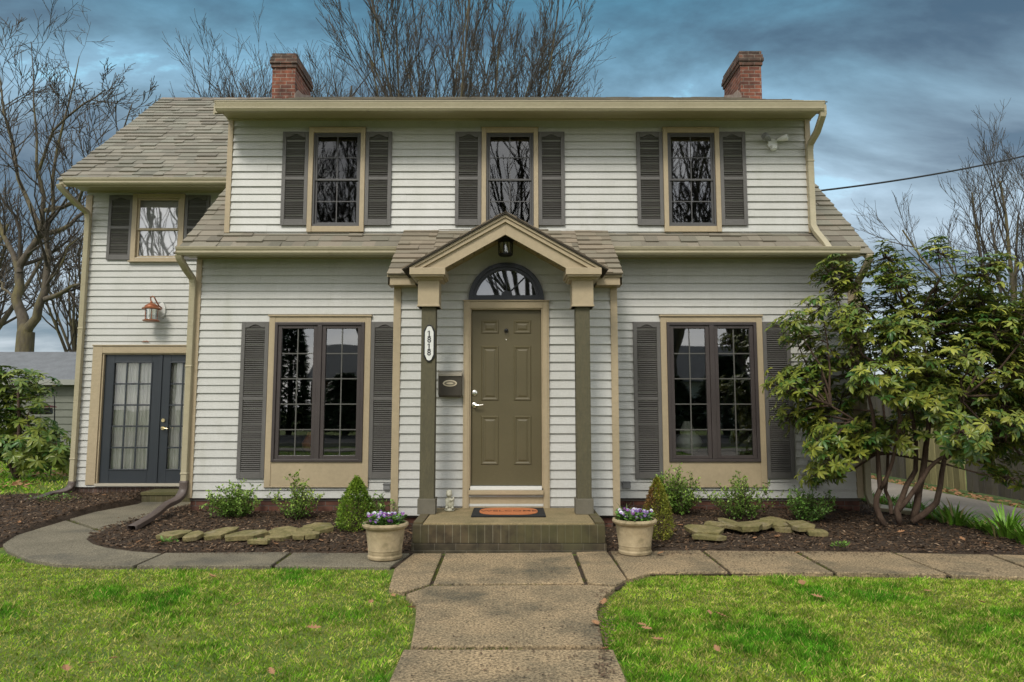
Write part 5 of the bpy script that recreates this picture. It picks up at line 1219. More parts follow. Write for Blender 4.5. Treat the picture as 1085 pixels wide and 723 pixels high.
for (px, py, side_) in ((404.5, 595.5, 'left'), (676, 590, 'right')):
    X_, Y_ = planter(px, py, 'round weathered stoneware planter of pansies standing %s of the stoop' % side_)
    k2 = 0
    for i in range(11):
        a = i * 2.4; rr = .125 if i < 7 else .05
        a = 2 * math.pi * i / 7 if i < 7 else 2 * math.pi * (i - 7) / 4 + .5
        kk = (i * 3 + (0 if side_ == 'left' else 1)) % 4
        where = ['right edge', 'rear right', 'rear', 'rear left', 'left edge', 'front left', 'front right', 'centre right', 'centre rear', 'centre left', 'centre front'][i] if True else ''
        if i < 7: where = ['right rim', 'rear right rim', 'rear rim', 'left rear rim', 'left front rim', 'front rim', 'front right rim'][i]
        pansy(X_ + rr * math.cos(a), Y_ + rr * math.sin(a), .295, 100 + i + (50 if side_ == 'right' else 0), '%s pansy at the %s of the %s planter' % (colname[kk], where, side_), kk)
    # spiky dracaena / loose weeds
def spiky(x, y, z, n_, L0, L1, label, col=(.16, .24, .06), seed=3, name='spike_plant', w=.006, spread=.9):
    r_ = np.random.default_rng(seed); th = r_.uniform(0, 2 * np.pi, n_); ax = np.column_stack([np.cos(th) * r_.uniform(.1, spread, n_), np.sin(th) * r_.uniform(.1, spread, n_), np.ones(n_)])
    up_ = np.column_stack([np.cos(th), np.sin(th), np.zeros(n_)]) * -1; up_[:, 2] = .3
    pos = np.column_stack([x + r_.normal(0, .02, n_), y + r_.normal(0, .02, n_), np.full(n_, z)])
    tv = [(0, -.5, 0), (0, .5, 0), (.35, -.9, .03), (.35, .9, .03), (.7, -.7, -.05), (.7, .7, -.05), (1, 0, -.22)]
    L_ = r_.uniform(L0, L1, n_); cols = np.array([col]) * r_.uniform(.6, 1.5, (n_, 1))
    o = scatter(tv, [(0, 1, 3), (0, 3, 2), (2, 3, 5), (2, 5, 4), (4, 5, 6)], pos, ax, up_, np.column_stack([L_, np.full(n_, w), L_]), cols, name, SLEAF)
    return tag(o, label, 'plant')
spiky(X_ - .09, Y_ + .06, .28, 26, .12, .24, 'spiky pale green grass plant in the left half of the right planter')
spiky(gnd(411, 590)[0], Y_ - .05, .29, 16, .08, .15, 'wispy green sprig standing at the back of the left planter', seed=9)

# shrubs ----------------------------------------------------------
def shrub(px, py, label, h, w, n_stem, leaf=.031, dens=120, col=(.12, .24, .035), kind='loose', seed=1, tip=(.32, .44, .08), z=.06):
    x, y = gnd(px, py, z); r_ = np.random.default_rng(seed)
    t = empty('shrub', (x, y, z - .02), label, 'shrub', 'young shrubs in the front beds')
    m = MB(); P_, A_, C_ = [], [], []
    for s_i in range(n_stem):
        a = r_.uniform(0, 2 * np.pi); lean = (r_.uniform(.0, 1) ** .7) * w; hh = h * r_.uniform(.55, 1.0) * (1 - .35 * (lean / w) ** 2)
        p0 = np.array([x + r_.normal(0, .02), y + r_.normal(0, .02), z - .03]); p3 = p0 + np.array([math.cos(a) * lean, math.sin(a) * lean * .85, hh])
        p1 = p0 + np.array([math.cos(a) * lean * .55, math.sin(a) * lean * .5, hh * .35]); path = []
        for tt in np.linspace(0, 1, 7):
            q = (1 - tt) ** 2 * p0 + 2 * tt * (1 - tt) * p1 + tt ** 2 * p3 + r_.normal(0, .008, 3) * tt; path.append(q)
        m.tube(path, [.005 * (1 - .75 * i / 6) for i in range(7)], 4, caps=False)
        for tt in np.linspace(.25, 1, 9):
            i = min(int(tt * 6), 5); f_ = tt * 6 - i; q = path[i] * (1 - f_) + path[i + 1] * f_
            if r_.random() < .75:
                a2 = r_.uniform(0, 2 * np.pi); L_ = r_.uniform(.04, .14) * (1.2 - tt * .6); e = q + np.array([math.cos(a2) * L_, math.sin(a2) * L_, L_ * r_.uniform(.3, 1.1)]); m.tube([q, (q + e) / 2 + r_.normal(0, .004, 3), e], [.0028, .002, .0014], 3, caps=False)
                for u in np.linspace(.1, 1, int(dens / 14)): P_.append(q * (1 - u) + e * u + r_.normal(0, .007, 3)); A_.append((e - q) / L_ + r_.normal(0, .7, 3)); C_.append(tt * .6 + u * .4)
            for _ in range(2): P_.append(q + r_.normal(0, .008, 3)); A_.append(r_.normal(0, 1, 3) + [0, 0, .5]); C_.append(tt)
    m.build('stems', RBARK, t)
    P_, A_, C_ = np.array(P_), np.array(A_), np.clip(np.array(C_)[:, None], 0, 1); N = len(P_); keep = P_[:, 2] > z + .01; P_, A_, C_ = P_[keep], A_[keep], C_[keep]; N = len(P_)
    f_ = np.clip(C_ ** 2.2 * r_.uniform(.2, 1.2, (N, 1)), 0, 1); cols = (np.array([col]) * (1 - f_) + np.array([tip]) * f_) * r_.uniform(.6, 1.35, (N, 1))
    up_ = r_.normal(0, .5, (N, 3)) + [0, 0, 1]; L_ = leaf * r_.uniform(.6, 1.2, N)
    scatter(oval, ovf, P_, A_, up_, np.column_stack([L_, L_ * .55, L_]), cols, 'foliage', SLEAF, t)
def cone_shrub(px, py, label, h, r0, n_, col, tip, seed, leaf=.022, z=.05, nm='conical_shrub', brown=0):
    x, y = gnd(px, py, z); r_ = np.random.default_rng(seed); t = empty(nm, (x, y, z - .02), label, 'shrub')
    m = MB(); m.tube([(x, y, z - .05), (x + .01, y, z + h * .5), (x, y, z + h * .85)], [.018, .012, .005], 6)
    for _ in range(60):
        a = r_.uniform(0, 2 * np.pi); zz = r_.uniform(.05, .85) * h; rr = r0 * (1 - zz / h) ** .75 * .8; m.tube([(x, y, z + zz * .8), (x + rr * math.cos(a), y + rr * math.sin(a), z + zz + .02)], [.004, .002], 3, caps=False)
    m.build('stems', RBARK, t)
    u = r_.random(n_) ** .85; zz = u * h; a = r_.uniform(0, 2 * np.pi, n_); prof = (np.minimum(1, (u + .06) * 5) ** .5) * (1 - u ** 1.6) ** .8
    lump = .80 + .34 * fnoise(a * 1.1, zz * 6, 1.3) + .10 * r_.normal(0, 1, n_) * .5; rr = r0 * prof * lump * (r_.uniform(.25, 1, n_) ** .35)
    P_ = np.column_stack([x + rr * np.cos(a), y + rr * np.sin(a), z + zz + r_.normal(0, .01, n_)]); A_ = np.column_stack([np.cos(a), np.sin(a), r_.uniform(.2, 1.4, n_)]) + r_.normal(0, .5, (n_, 3))
    f_ = np.clip(fnoise(a * 2, zz * 9, 1.0)[:, None] * 1.6 - .35 + r_.normal(0, .25, (n_, 1)), 0, 1); cols = (np.array([col]) * (1 - f_) + np.array([tip]) * f_) * r_.uniform(.65, 1.3, (n_, 1))
    if brown:
        bm_ = (fnoise(a * 1.5 + 7, zz * 5 + 3, 1.0) + u * .25 + r_.normal(0, .06, n_)) > brown; cols[bm_] = np.array([.22, .12, .035]) * r_.uniform(.6, 1.3, (bm_.sum(), 1))
    L_ = leaf * r_.uniform(.6, 1.2, n_); scatter(oval, ovf, P_, A_, r_.normal(0, .6, (n_, 3)) + [0, 0, 1], np.column_stack([L_, L_ * .5, L_]), cols, 'foliage', SLEAF, t)
shrub(250, 549, 'bushy loose green shrub in the left bed below the left shutter', .46, .36, 50, seed=1, dens=130)
shrub(313, 550, 'thinner arching green shrub in the left bed below the left window', .58, .32, 28, seed=2, dens=110, tip=(.40, .50, .09))
cone_shrub(377, 561, 'bright green dense conical shrub behind the left planter', .55, .24, 6500, (.10, .19, .020), (.30, .42, .045), 3, leaf=.026)
cone_shrub(697, 571, 'yellowish conical shrub with brown patches behind the right planter', .60, .185, 6000, (.17, .20, .025), (.36, .36, .05), 4, leaf=.020, brown=.78)
shrub(716, 547, 'dense upright green shrub behind the yellowish conical shrub', .64, .33, 58, seed=5, dens=130)
shrub(788, 551, 'wide spreading green shrub in the right bed below the right window', .60, .46, 40, seed=6, dens=100, tip=(.32, .42, .08))
shrub(856, 553, 'low round dark green shrub in the right bed beside the rhododendron', .46, .34, 44, seed=7, dens=110, col=(.075, .18, .03), tip=(.22, .36, .06))
shrub(407, 560, 'thin pale green shrub sprouting between the left planter and the wall', .42, .16, 12, seed=8, dens=70, tip=(.25, .35, .08))
for i, (px, py) in enumerate(((150, 527), (105, 528), (178, 545), (1000, 566), (893, 589), (545, 604))[:3]):
    pass
def weed(px, py, label, n_=90, r0=.10, h=.07, seed=1, z=.04, col=(.11, .21, .03)):
    x, y = gnd(px, py, z); r_ = np.random.default_rng(seed); th = r_.uniform(0, 2 * np.pi, n_); rad = r0 * r_.random(n_) ** .6
    P_ = np.column_stack([x + rad * np.cos(th), y + rad * np.sin(th) * .7, z + r_.uniform(0, h, n_)]); A_ = np.column_stack([np.cos(th), np.sin(th), r_.uniform(0, 1.2, n_)]); L_ = r_.uniform(.015, .04, n_)
    tag(scatter(oval, ovf, P_, A_, r_.normal(0, .4, (n_, 3)) + [0, 0, 1], np.column_stack([L_, L_ * .5, L_]), np.array([col]) * r_.uniform(.6, 1.5, (n_, 1)), 'weed', SLEAF), label, 'weed')
weed(57, 533, 'low green weed beside the drain pipe at the outer corner of the wing', 260, .34, .10, 1)
weed(178, 575, 'tiny green weed under the first flagstones of the left bed', 60, .09, .04, 2)
weed(891, 580, 'tiny pale weed at the walk edge in the right bed', 60, .07, .04, 3)
weed(275, 577, 'tiny green weed in front of the low flagstone of the left bed', 50, .07, .04, 4)

# daylily clumps beside the driveway
lil = [(933, 540, .9), (955, 545, .8), (968, 547, .9), (990, 554, 1.0), (1013, 560, 1.15), (1040, 565, .8), (1066, 571, 1.25), (1095, 578, 1.1), (920, 536, .8), (943, 537, .8)]
desc = ['low daylily clump behind the base of the rhododendron', 'daylily clump between the two left trunks of the rhododendron', 'daylily clump seen between the middle trunks of the rhododendron', 'daylily clump just right of the rhododendron trunks', 'large bright daylily clump beside the driveway', 'small daylily clump between the two large ones', 'largest daylily clump near the right edge of the photo', 'daylily clump partly cut off at the right end of the bed', 'daylily clump beside the right front downspout of the house', 'small daylily clump just right of the front downspout']
for i, (px, py, s_) in enumerate(lil):
    x, y = gnd(px, py); r_ = np.random.default_rng(40 + i); n_ = int(75 * s_)
    th = r_.uniform(0, 2 * np.pi, n_); rad = r_.random(n_) ** .5 * .13 * s_; sp_ = r_.uniform(.15, .95, n_)
    pos = np.column_stack([x + rad * np.cos(th), y + rad * np.sin(th), np.full(n_, .0)]); ax = np.column_stack([np.cos(th) * sp_, np.sin(th) * sp_, np.ones(n_)]); up_ = np.column_stack([-np.cos(th), -np.sin(th), np.full(n_, .3)])
    tv = [(0, -.7, 0), (0, .7, 0), (.35, -1, .04), (.35, 1, .04), (.7, -.7, -.08), (.7, .7, -.08), (1, 0, -.33)]; L_ = r_.uniform(.16, .33, n_) * s_
    cols = np.array([[.13, .27, .025]]) * r_.uniform(.6, 1.5, (n_, 1)); dry = r_.random(n_) < .06; cols[dry] = (.3, .25, .1)
    o = scatter(tv, [(0, 3, 1), (0, 2, 3), (2, 5, 3), (2, 4, 5), (4, 6, 5)], pos, ax, up_, np.column_stack([L_, np.full(n_, .012), L_]), cols, 'daylily', SLEAF)
    tag(o, desc[i], 'plant', 'daylily clumps along the driveway')

# ------------------------------------------------------------------ rhododendrons
rl = [(0, 0, 0), (.32, -.40, .05), (.32, 0, 0), (.32, .40, .05), (.72, -.46, .0), (.72, 0, -.06), (.72, .46, .0), (1, 0, -.20)]
rlf = [(0, 2, 1), (0, 3, 2), (1, 2, 5), (1, 5, 4), (2, 3, 6), (2, 6, 5), (4, 5, 7), (5, 6, 7)]
def whorls(C, D, r_, per=(7, 11), L=(.085, .145), dark=(.07, .15, .035), light=(.30, .34, .07), w=.33):
    P_, A_, U_, S_, K_ = [], [], [], [], []
    for c, d in zip(C, D):
        d = d / np.linalg.norm(d); a = np.cross(d, [0.3, .2, 1.]); a /= np.linalg.norm(a); b = np.cross(d, a); n_ = r_.integers(*per); el = r_.uniform(-.35, .55); tone = r_.random()
        for k_ in range(n_):
            t_ = 2 * np.pi * (k_ + r_.uniform(-.25, .25)) / n_; rad = a * math.cos(t_) + b * math.sin(t_); ax = rad + d * (el + r_.uniform(-.2, .25)); ax[2] -= .15
            P_.append(c + r_.normal(0, .004, 3)); A_.append(ax); U_.append(d + rad * -el + r_.normal(0, .15, 3)); l = r_.uniform(*L); S_.append((l, l * w, l))
            f_ = np.clip(tone * .8 + r_.uniform(-.25, .35), 0, 1); K_.append((np.array(dark) * (1 - f_) + np.array(light) * f_) * r_.uniform(.75, 1.25))
        # bud
    return [np.array(q) for q in (P_, A_, U_, S_, K_)]
def rhodo(name, label, stems, clusters, wh_per, parent_loc, seed, Lr=(.085, .145), stem_r=.03, spread=.26, dark=(.045, .110, .020), light=(.29, .30, .045), avoid=None):
    r_ = np.random.default_rng(seed); t = empty(name, parent_loc, label, 'shrub'); m = MB()
    tops = []
    for path, r0, r1 in stems:
        n_ = len(path); pp = []
        for i in range(n_ - 1):
            for q in (0, .5): pp.append(Vector(path[i]).lerp(Vector(path[i + 1]), q) + Vector(r_.normal(0, .008, 3)))
        pp.append(Vector(path[-1])); m.tube(pp, [r0 + (r1 - r0) * i / (len(pp) - 1) for i in range(len(pp))], 9); tops.append(np.array(path[-1])); tops.append(np.array(pp[-3]))
    m.build('trunk', RBARK, t, smooth=180)
    m = MB(); C, D = [], []
    cc0 = np.mean(clusters, axis=0); cc0[2] -= .5
    for c in clusters:
        c = np.array(c); b = min(tops, key=lambda q: np.linalg.norm((q - c) * [1, 1, .7]) + (0 if q[2] < c[2] + .3 else 1)); mid = b * .5 + c * .5 + [0, 0, -.05] + r_.normal(0, .05, 3)
        m.tube([b, b * .75 + mid * .25 + r_.normal(0, .02, 3), mid, mid * .5 + c * .5 + r_.normal(0, .03, 3), c], [.016, .013, .011, .008, .006], 6, caps=False)
        for _ in range(wh_per):
            o_ = r_.normal(0, 1, 3); o_ /= np.linalg.norm(o_); o_ *= r_.uniform(.35, 1.0) * spread; o_[2] *= .8
            w_ = c + o_
            if avoid and avoid(w_): continue
            k_ = c * .4 + w_ * .6 + [0, 0, -.03]; m.tube([c, k_, w_], [.005, .004, .003], 4, caps=False); C.append(w_)
            D.append(np.array([0, 0, .75]) + (w_ - cc0) / np.linalg.norm(w_ - cc0) * .75 + o_ * 1.2 + r_.normal(0, .15, 3))
    m.build('branches', RBARK, t, smooth=180)
    P_, A_, U_, S_, K_ = whorls(C, D, r_, L=Lr, dark=dark, light=light)
    scatter(rl, rlf, P_, A_, U_, S_, K_, 'foliage', LEAF, t)
def P(px, py, Y): x, z = at(px, py, Y); return (x, Y, z)
y0 = 7.95
stems = [([P(938, 556, y0), P(928, 536, y0), P(931.5, 519, y0), P(930.7, 480, y0 + .02), P(925, 440, y0 + .05), P(915, 400, y0 + .05)], .036, .016),
 ([P(931.5, 519, y0), P(941, 501, y0 - .05), P(949, 480, y0 - .15), P(952, 440, y0 - .3), P(945, 400, y0 - .4)], .024, .013),
 ([P(954.6, 556, y0 - .05), P(951, 540, y0 - .05), P(961, 514, y0 + .05), P(970, 499, y0 + .1), P(971.6, 470, y0 + .15), P(962, 420, y0 + .2), P(950, 370, y0 + .2)], .036, .016),
 ([P(968, 552, y0 + .05), P(975, 521, y0 + .05), P(980, 487, y0), P(982, 460, y0), P(985, 410, y0), P(975, 340, y0)], .042, .016),
 ([P(951, 542, y0 - .05), P(970, 516, y0 - .08), P(985, 496, y0 - .12), P(998, 485, y0 - .2), P(1012, 455, y0 - .35), P(1020, 420, y0 - .45)], .028, .014),
 ([P(968, 553, y0), P(992, 533, y0 - .02), P(995.5, 514, y0), P(1000.6, 487, y0 + .05), P(1010, 450, y0 + .1), P(1030, 400, y0 + .1), P(1040, 350, y0 + .1)], .036, .014),
 ([P(1000.6, 487, y0 + .05), P(1030, 470, y0 - .05), P(1065, 462, y0 - .2), P(1095, 450, y0 - .3)], .018, .010),
 ([P(930, 470, y0), P(905, 445, y0 - .1), P(880, 430, y0 - .2)], .016, .010),
 ([P(945, 545, y0 + .02), P(938, 520, y0 + .2), P(940, 480, y0 + .3), P(935, 420, y0 + .4)], .024, .012)]
r_ = np.random.default_rng(21); clusters = []
crown = [(848, 352), (832, 338), (868, 322), (895, 300), (905, 272), (893, 290), (920, 290), (948, 275), (966, 275), (955, 300), (935, 318), (985, 310), (1008, 300), (1030, 292), (1050, 296), (1020, 325), (1050, 320), (1066, 345), (1045, 350), (1085, 375), (1100, 370), (1115, 400), (1080, 400), (1120, 430), (1090, 430), (1060, 420),
 (1060, 380), (1030, 370), (1000, 350), (970, 345), (940, 350), (905, 340), (880, 350), (870, 380), (845, 395), (832, 412), (860, 420), (890, 400), (915, 385), (945, 385), (975, 380), (1005, 385), (1030, 405), (1055, 445), (1085, 460), (1050, 470), (1020, 445), (990, 420), (960, 420), (930, 420), (905, 430), (875, 445), (845, 440),
 (855, 465), (872, 482), (890, 470), (905, 460), (935, 455), (965, 450), (985, 465), (1000, 440), (1035, 430), (1070, 480), (868, 500), (885, 495), (1095, 490), (1110, 470), (835, 400), (920, 360), (1010, 415), (1068, 500), (880, 462), (925, 470), (950, 468), (1055, 330), (1075, 355), (1085, 345), (1040, 335), (1015, 345), (1065, 400), (1080, 415), (1010, 330), (955, 330), (925, 300), (940, 290), (1000, 315), (890, 372), (860, 395), (975, 400), (940, 405), (975, 300), (995, 325), (1030, 315), (1065, 315), (1078, 330), (960, 320), (1095, 400), (1040, 360), (1020, 355), (1060, 365), (985, 360), (1045, 430), (1070, 445)]
for px, py in crown:
    for rep in range(2 if 870 < px < 1100 and 330 < py < 480 else 1):
        edge = abs(px - 965) / 140.0; Y_ = y0 + r_.uniform(-.95, .75) * math.sqrt(max(.08, 1 - min(edge, 1) ** 2)) * (1 if rep == 0 else -1)
        x, z = at(px + r_.uniform(-6, 6), py + r_.uniform(-6, 6), y0)
        if x < 4.75: Y_ = min(Y_, 8.35)
        clusters.append((x, Y_, z))
rhodo('rhododendron', 'large rhododendron with bare crooked trunks at the right front corner of the house', stems, clusters, 26, (P(955, 553, y0)[0], y0, 0), 22, Lr=(.050, .122), avoid=lambda w: (w[0] < 4.58 and w[1] > 8.70) or w[2] < .5)

# left rhododendron in the side yard
def yard(px, py, Y): return P(px, py, Y)
cl = [yard(px, py, 13.6 + r_.uniform(-.6, .6)) for px, py in [(5, 395), (15, 405), (-10, 400), (28, 402), (40, 408), (38, 420), (22, 420), (8, 425), (-8, 420), (18, 438), (-30, 410), (-30, 440),
      (10, 445), (28, 440), (42, 450), (0, 450), (20, 458), (38, 462), (52, 462), (60, 470), (66, 478), (48, 476), (30, 474), (12, 470), (-5, 470), (-20, 460), (5, 482), (25, 484), (45, 485), (62, 486), (-15, 484), (-35, 475)]]
b0 = yard(18, 492, 13.6); b0 = (b0[0], 13.6, 0)
rhodo('rhododendron_bush', 'bushy rhododendron in front of the grey shed in the left side yard', [([b0, yard(20, 455, 13.6), yard(19, 412, 13.5)], .05, .02), ([b0, yard(45, 475, 13.5)], .03, .015), ([b0, yard(0, 470, 13.5), yard(-20, 450, 13.5)], .03, .015), ([b0, yard(30, 450, 13.4)], .03, .015)], cl, 13, b0, 23, Lr=(.12, .20), spread=.36, light=(.24, .27, .05))
r_ = np.random.default_rng(31)

# ------------------------------------------------------------------ bare trees
def grow(M, pos, d, L, r, lev, maxlev, rr, trop=.10, wob=.16, kids=(4, 6), lratio=.62, tip=.006, ang=(.45, .95)):
    n = 5 if lev < 3 else 4; p = np.array(pos, float); d = np.array(d, float); d /= np.linalg.norm(d); path = [p.copy()]; dirs = [d.copy()]
    for i in range(n):
        d = d + rr.normal(0, wob, 3) + [0, 0, trop]; d /= np.linalg.norm(d); p = p + d * L / n; path.append(p.copy()); dirs.append(d.copy())
    r1 = max(tip, r * (.35 if lev < maxlev else .5)); rad = [r + (r1 - r) * i / n for i in range(n + 1)]
    M[0 if lev <= 1 else 1].tube(path, rad, 8 if lev == 0 else (6 if lev == 1 else (4 if lev == 2 else 3)), caps=False)
    if lev >= maxlev: return
    spawn_kids(M, path, dirs, rad, L, lev, maxlev, rr, trop, wob, kids, lratio, tip, ang)
def spawn_kids(M, path, dirs, rad, L, lev, maxlev, rr, trop, wob, kids, lratio, tip, ang, sub=None):
    k = rr.integers(kids[0], kids[1] + 1); n = len(path) - 1
    for j in range(k):
        t = .22 + .78 * (j + rr.random()) / k; f = min(t, .999) * n; i = int(f); q = path[i] + (path[i + 1] - path[i]) * (f - i); dd = dirs[i]
        a = np.cross(dd, rr.normal(0, 1, 3)); a /= np.linalg.norm(a); an = rr.uniform(*ang); nd = dd * math.cos(an) + a * math.sin(an)
        rq = rad[i] + (rad[i + 1] - rad[i]) * (f - i)
        grow(M, q, nd, L * lratio * rr.uniform(.65, 1.1) * (1.1 - .35 * t), max(tip, rq * rr.uniform(.45, .7)), lev + 1, maxlev, rr, trop, wob, sub[0] if sub else kids, sub[1] if sub else lratio, tip, sub[2] if sub else ang)
def tree_finish(name, base, label, M, group=None):
    t = empty(name, base, label, 'tree', group)
    M[0].build('trunk', BARK, t, smooth=180); M[1].build('crown', TWIG, t, smooth=180); return t
def limb(M, pts_, r0, r1, rr, maxlev=4, kids=(5, 8), lr=.5, trop=.09, wob=.13, tip=.010, lev=1, ang=(.5, 1.1)):
    path = []
    for i in range(len(pts_) - 1):
        for q in (0, .5): path.append(np.array(Vector(pts_[i]).lerp(Vector(pts_[i + 1]), q)) + rr.normal(0, .04, 3))
    path.append(np.array(pts_[-1])); n = len(path) - 1; rad = [r0 + (r1 - r0) * (i / n) ** .8 for i in range(n + 1)]
    M[0].tube(path, rad, 9 if r0 > .1 else 6, caps=False)
    dirs = [path[min(i + 1, n)] - path[max(min(i, n - 1), 0)] for i in range(n + 1)]; dirs = [q / np.linalg.norm(q) for q in dirs]
    L = sum(np.linalg.norm(path[i + 1] - path[i]) for i in range(n))
    spawn_kids(M, path, dirs, rad, L, lev, maxlev, rr, trop, wob, kids, lr, tip, ang, sub=((4, 6), .62, (.35, .85)))
# big tree beyond the shed, limbs placed one by one
rr = np.random.default_rng(5); M = (MB(), MB()); T = 24.0
def Q(px, py, dy=0.0): return P(px, py, T + dy)
b = P(26, 380, T); base = (b[0], T, 0)
M[0].tube([base, (b[0] + .05, T, 1.2), P(26, 372, T), P(27.5, 352, T)], [.42, .33, .28, .27], 12, caps=False)
limb(M, [Q(27.5, 354), Q(18, 318, .2), Q(19.5, 285, .3), Q(30.5, 268, .3), Q(44, 243, .2), Q(48, 208, 0), Q(41, 180, -.2), Q(38, 110, -.4), Q(33, 45, -.5)], .20, .010, rr, kids=(10, 12), lr=.25, tip=.0065)
limb(M, [Q(28, 354), Q(36, 338, -.2), Q(47, 310, -.3), Q(50, 282, -.3), Q(48, 255, -.2), Q(56, 225, -.4), Q(60, 160, -.6), Q(75, 95, -.8), Q(84, 60, -.9)], .18, .010, rr, kids=(10, 12), lr=.25, tip=.0065)
limb(M, [Q(50, 318, -.3), Q(69, 307, -.8), Q(83, 300, -1.2), Q(105, 285, -1.6)], .10, .03, rr, kids=(7, 9), lr=.45)
limb(M, [Q(41, 252, .2), Q(66, 243, .6), Q(80, 232, .9), Q(100, 215, 1.2), Q(118, 180, 1.5), Q(128, 140, 1.7)], .10, .02, rr, kids=(9, 11), lr=.36)
limb(M, [Q(48, 224, 0), Q(66, 220, -.5), Q(83, 216, -.9), Q(100, 190, -1.4), Q(120, 160, -1.6), Q(140, 110, -1.8)], .09, .02, rr, kids=(9, 11), lr=.36)
limb(M, [Q(20, 290, .3), Q(5, 250, .5), Q(-15, 200, .7), Q(-30, 120, .8)], .12, .02, rr, kids=(9, 11), lr=.36)
limb(M, [Q(45, 245, .1), Q(20, 190, .8), Q(5, 120, 1.2), Q(-3, 60, 1.4)], .10, .02, rr, kids=(9, 11), lr=.36)
limb(M, [Q(19, 318, .2), Q(8, 310, .6), Q(0, 300, .9), Q(-20, 285, 1.2)], .07, .02, rr, kids=(6, 8), lr=.45)
limb(M, [Q(40, 180, -.2), Q(55, 140, -.8), Q(90, 110, -1.2), Q(112, 95, -1.4)], .06, .02, rr, kids=(8, 9), lr=.42)
limb(M, [Q(50, 300, -.3), Q(62, 290, -.6), Q(75, 262, -1.0), Q(95, 240, -1.3)], .05, .015, rr, kids=(8, 9), lr=.42)
tree_finish('bare_tree', base, 'big leafless tree with forked lichen stained trunk behind the grey shed', M)

def autotree(X, Y, H, r0, seed, label, fork=.35, n=6, spread=.5, maxlev=4, group=None, kids=(5, 7), trop=.10, lr=.55, tip=.010, forkz=None, name='bare_tree', mr=None, ang=(.3, .75)):
    rr = np.random.default_rng(seed); M = (MB(), MB()); mr = mr or r0 * .5; H = forkz + (H - forkz) * .74 if forkz else H; zf = forkz if forkz else H * fork
    M[0].tube([(X, Y, 0), (X + rr.normal(0, .1), Y, zf * .5), (X, Y, zf)], [r0 * 1.25, r0, r0 * .85], 12, caps=False)
    for i in range(n):
        a = 2 * math.pi * (i + rr.uniform(-.3, .3)) / n; s_ = spread * rr.uniform(.5, 1.15); d = np.array([math.cos(a) * s_, math.sin(a) * s_, 1.0])
        grow(M, (X, Y, zf - rr.uniform(0, .35) * zf * .5), d, (H - zf) * rr.uniform(.75, 1.05), mr * rr.uniform(.75, 1.15), 1, maxlev, rr, trop, .07, kids, lr, tip, ang)
    if n < 12: grow(M, (X, Y, zf * .95), (.03, 0, 1), (H - zf) * 1.02, mr * 1.15, 1, maxlev, rr, trop, .06, kids, lr, tip, ang)
    return tree_finish(name, (X, Y, 0), label, M, group)
xb = at(490, 60, 26)[0]
autotree(xb, 26, 23.5, .38, 11, 'broad leafless tree fanning many upright stems above the middle of the roof', forkz=2.2, n=18, spread=.27, kids=(8, 10), lr=.40, trop=.05, mr=.072, ang=(.2, .5), tip=.008)
autotree(at(268, 80, 27)[0], 27, 17.2, .2, 12, 'thin leafless tree showing behind the left chimney', forkz=5, n=9, spread=.40, kids=(6, 8), tip=.007)
autotree(at(362, 80, 28)[0], 28, 18.3, .2, 13, 'slender leafless tree between the left chimney and the broad tree', forkz=5, n=7, spread=.26, kids=(6, 8), tip=.007)
autotree(at(560, 80, 27)[0], 27, 16.6, .2, 14, 'leafless tree on the right flank of the broad tree behind the roof', forkz=4, n=9, spread=.30, kids=(6, 8), tip=.007)
autotree(at(1072, 300, 30)[0], 30, 14.2, .22, 15, 'leafless tree beyond the fence at the right edge of the photo', forkz=3.5, n=9, spread=.62, kids=(5, 7), tip=.007)
autotree(at(1180, 300, 27)[0], 27, 11, .28, 16, 'leafless tree behind the neighbouring white house', forkz=4, n=7, spread=.5, kids=(4, 6))
autotree(-24, 30, 13, .3, 17, 'leafless tree far beyond the left side yard', forkz=3, n=8, spread=.6, kids=(5, 7))
autotree(at(90, 330, 36)[0], 36, 12.5, .25, 18, 'distant leafless tree seen low between the big trunk and the wing', forkz=3, n=8, spread=.6, kids=(5, 7))
# trees and houses over the street (seen reflected in the windows)
GR = 'trees across the street'
for i, (x, y, h, sd_) in enumerate(((-12.5, -18, 15, 51), (-7.6, -19.5, 14, 52), (8.3, -18.5, 15, 53), (1.0, -22, 16, 54), (12.5, -20, 15, 55), (-20, -19, 15, 56), (-16, -23, 16, 57), (5, -24, 16, 58))):
    autotree(x, y, h * 1.55, .36, sd_, ['leafless tree across the street, far to the left', 'leafless tree across the street facing the left window', 'leafless tree across the street facing the right window', 'tallest leafless tree across the street, in line with the path', 'leafless tree across the street, far to the right', 'leafless tree across the street facing the wing', 'leafless tree across the street behind the one facing the wing', 'leafless tree across the street behind the low evergreen'][i], forkz=4, n=9, spread=.42, kids=(5, 7), maxlev=3, group=GR, tip=.022, mr=.13, lr=.5)
def evergreen(x, y, h, r0, seed, label):
    r_ = np.random.default_rng(seed); t = empty('evergreen_tree', (x, y, 0), label, 'tree', 'evergreens across the street'); m = MB(); m.tube([(x, y, 0), (x, y, h * .9)], [.18, .03], 8); m.build('trunk', BARK, t)
    n_ = 5000; u = r_.random(n_) ** 1.2; a = r_.uniform(0, 2 * np.pi, n_); rr_ = r0 * (1 - u) ** .8 * r_.uniform(.4, 1, n_) ** .4 * (.75 + .45 * fnoise(a * 1.3, u * 14, 1.0))
    P_ = np.column_stack([x + rr_ * np.cos(a), y + rr_ * np.sin(a), .3 + u * (h - .3)]); A_ = np.column_stack([np.cos(a), np.sin(a), r_.uniform(-.3, .3, n_)]); L_ = r_.uniform(.25, .5, n_)
    scatter(oval, ovf, P_, A_, r_.normal(0, .3, (n_, 3)) + [0, 0, 1], np.column_stack([L_, L_ * .35, L_]), np.array([[.025, .055, .018]]) * r_.uniform(.5, 1.7, (n_, 1)), 'crown', SLEAF, t)
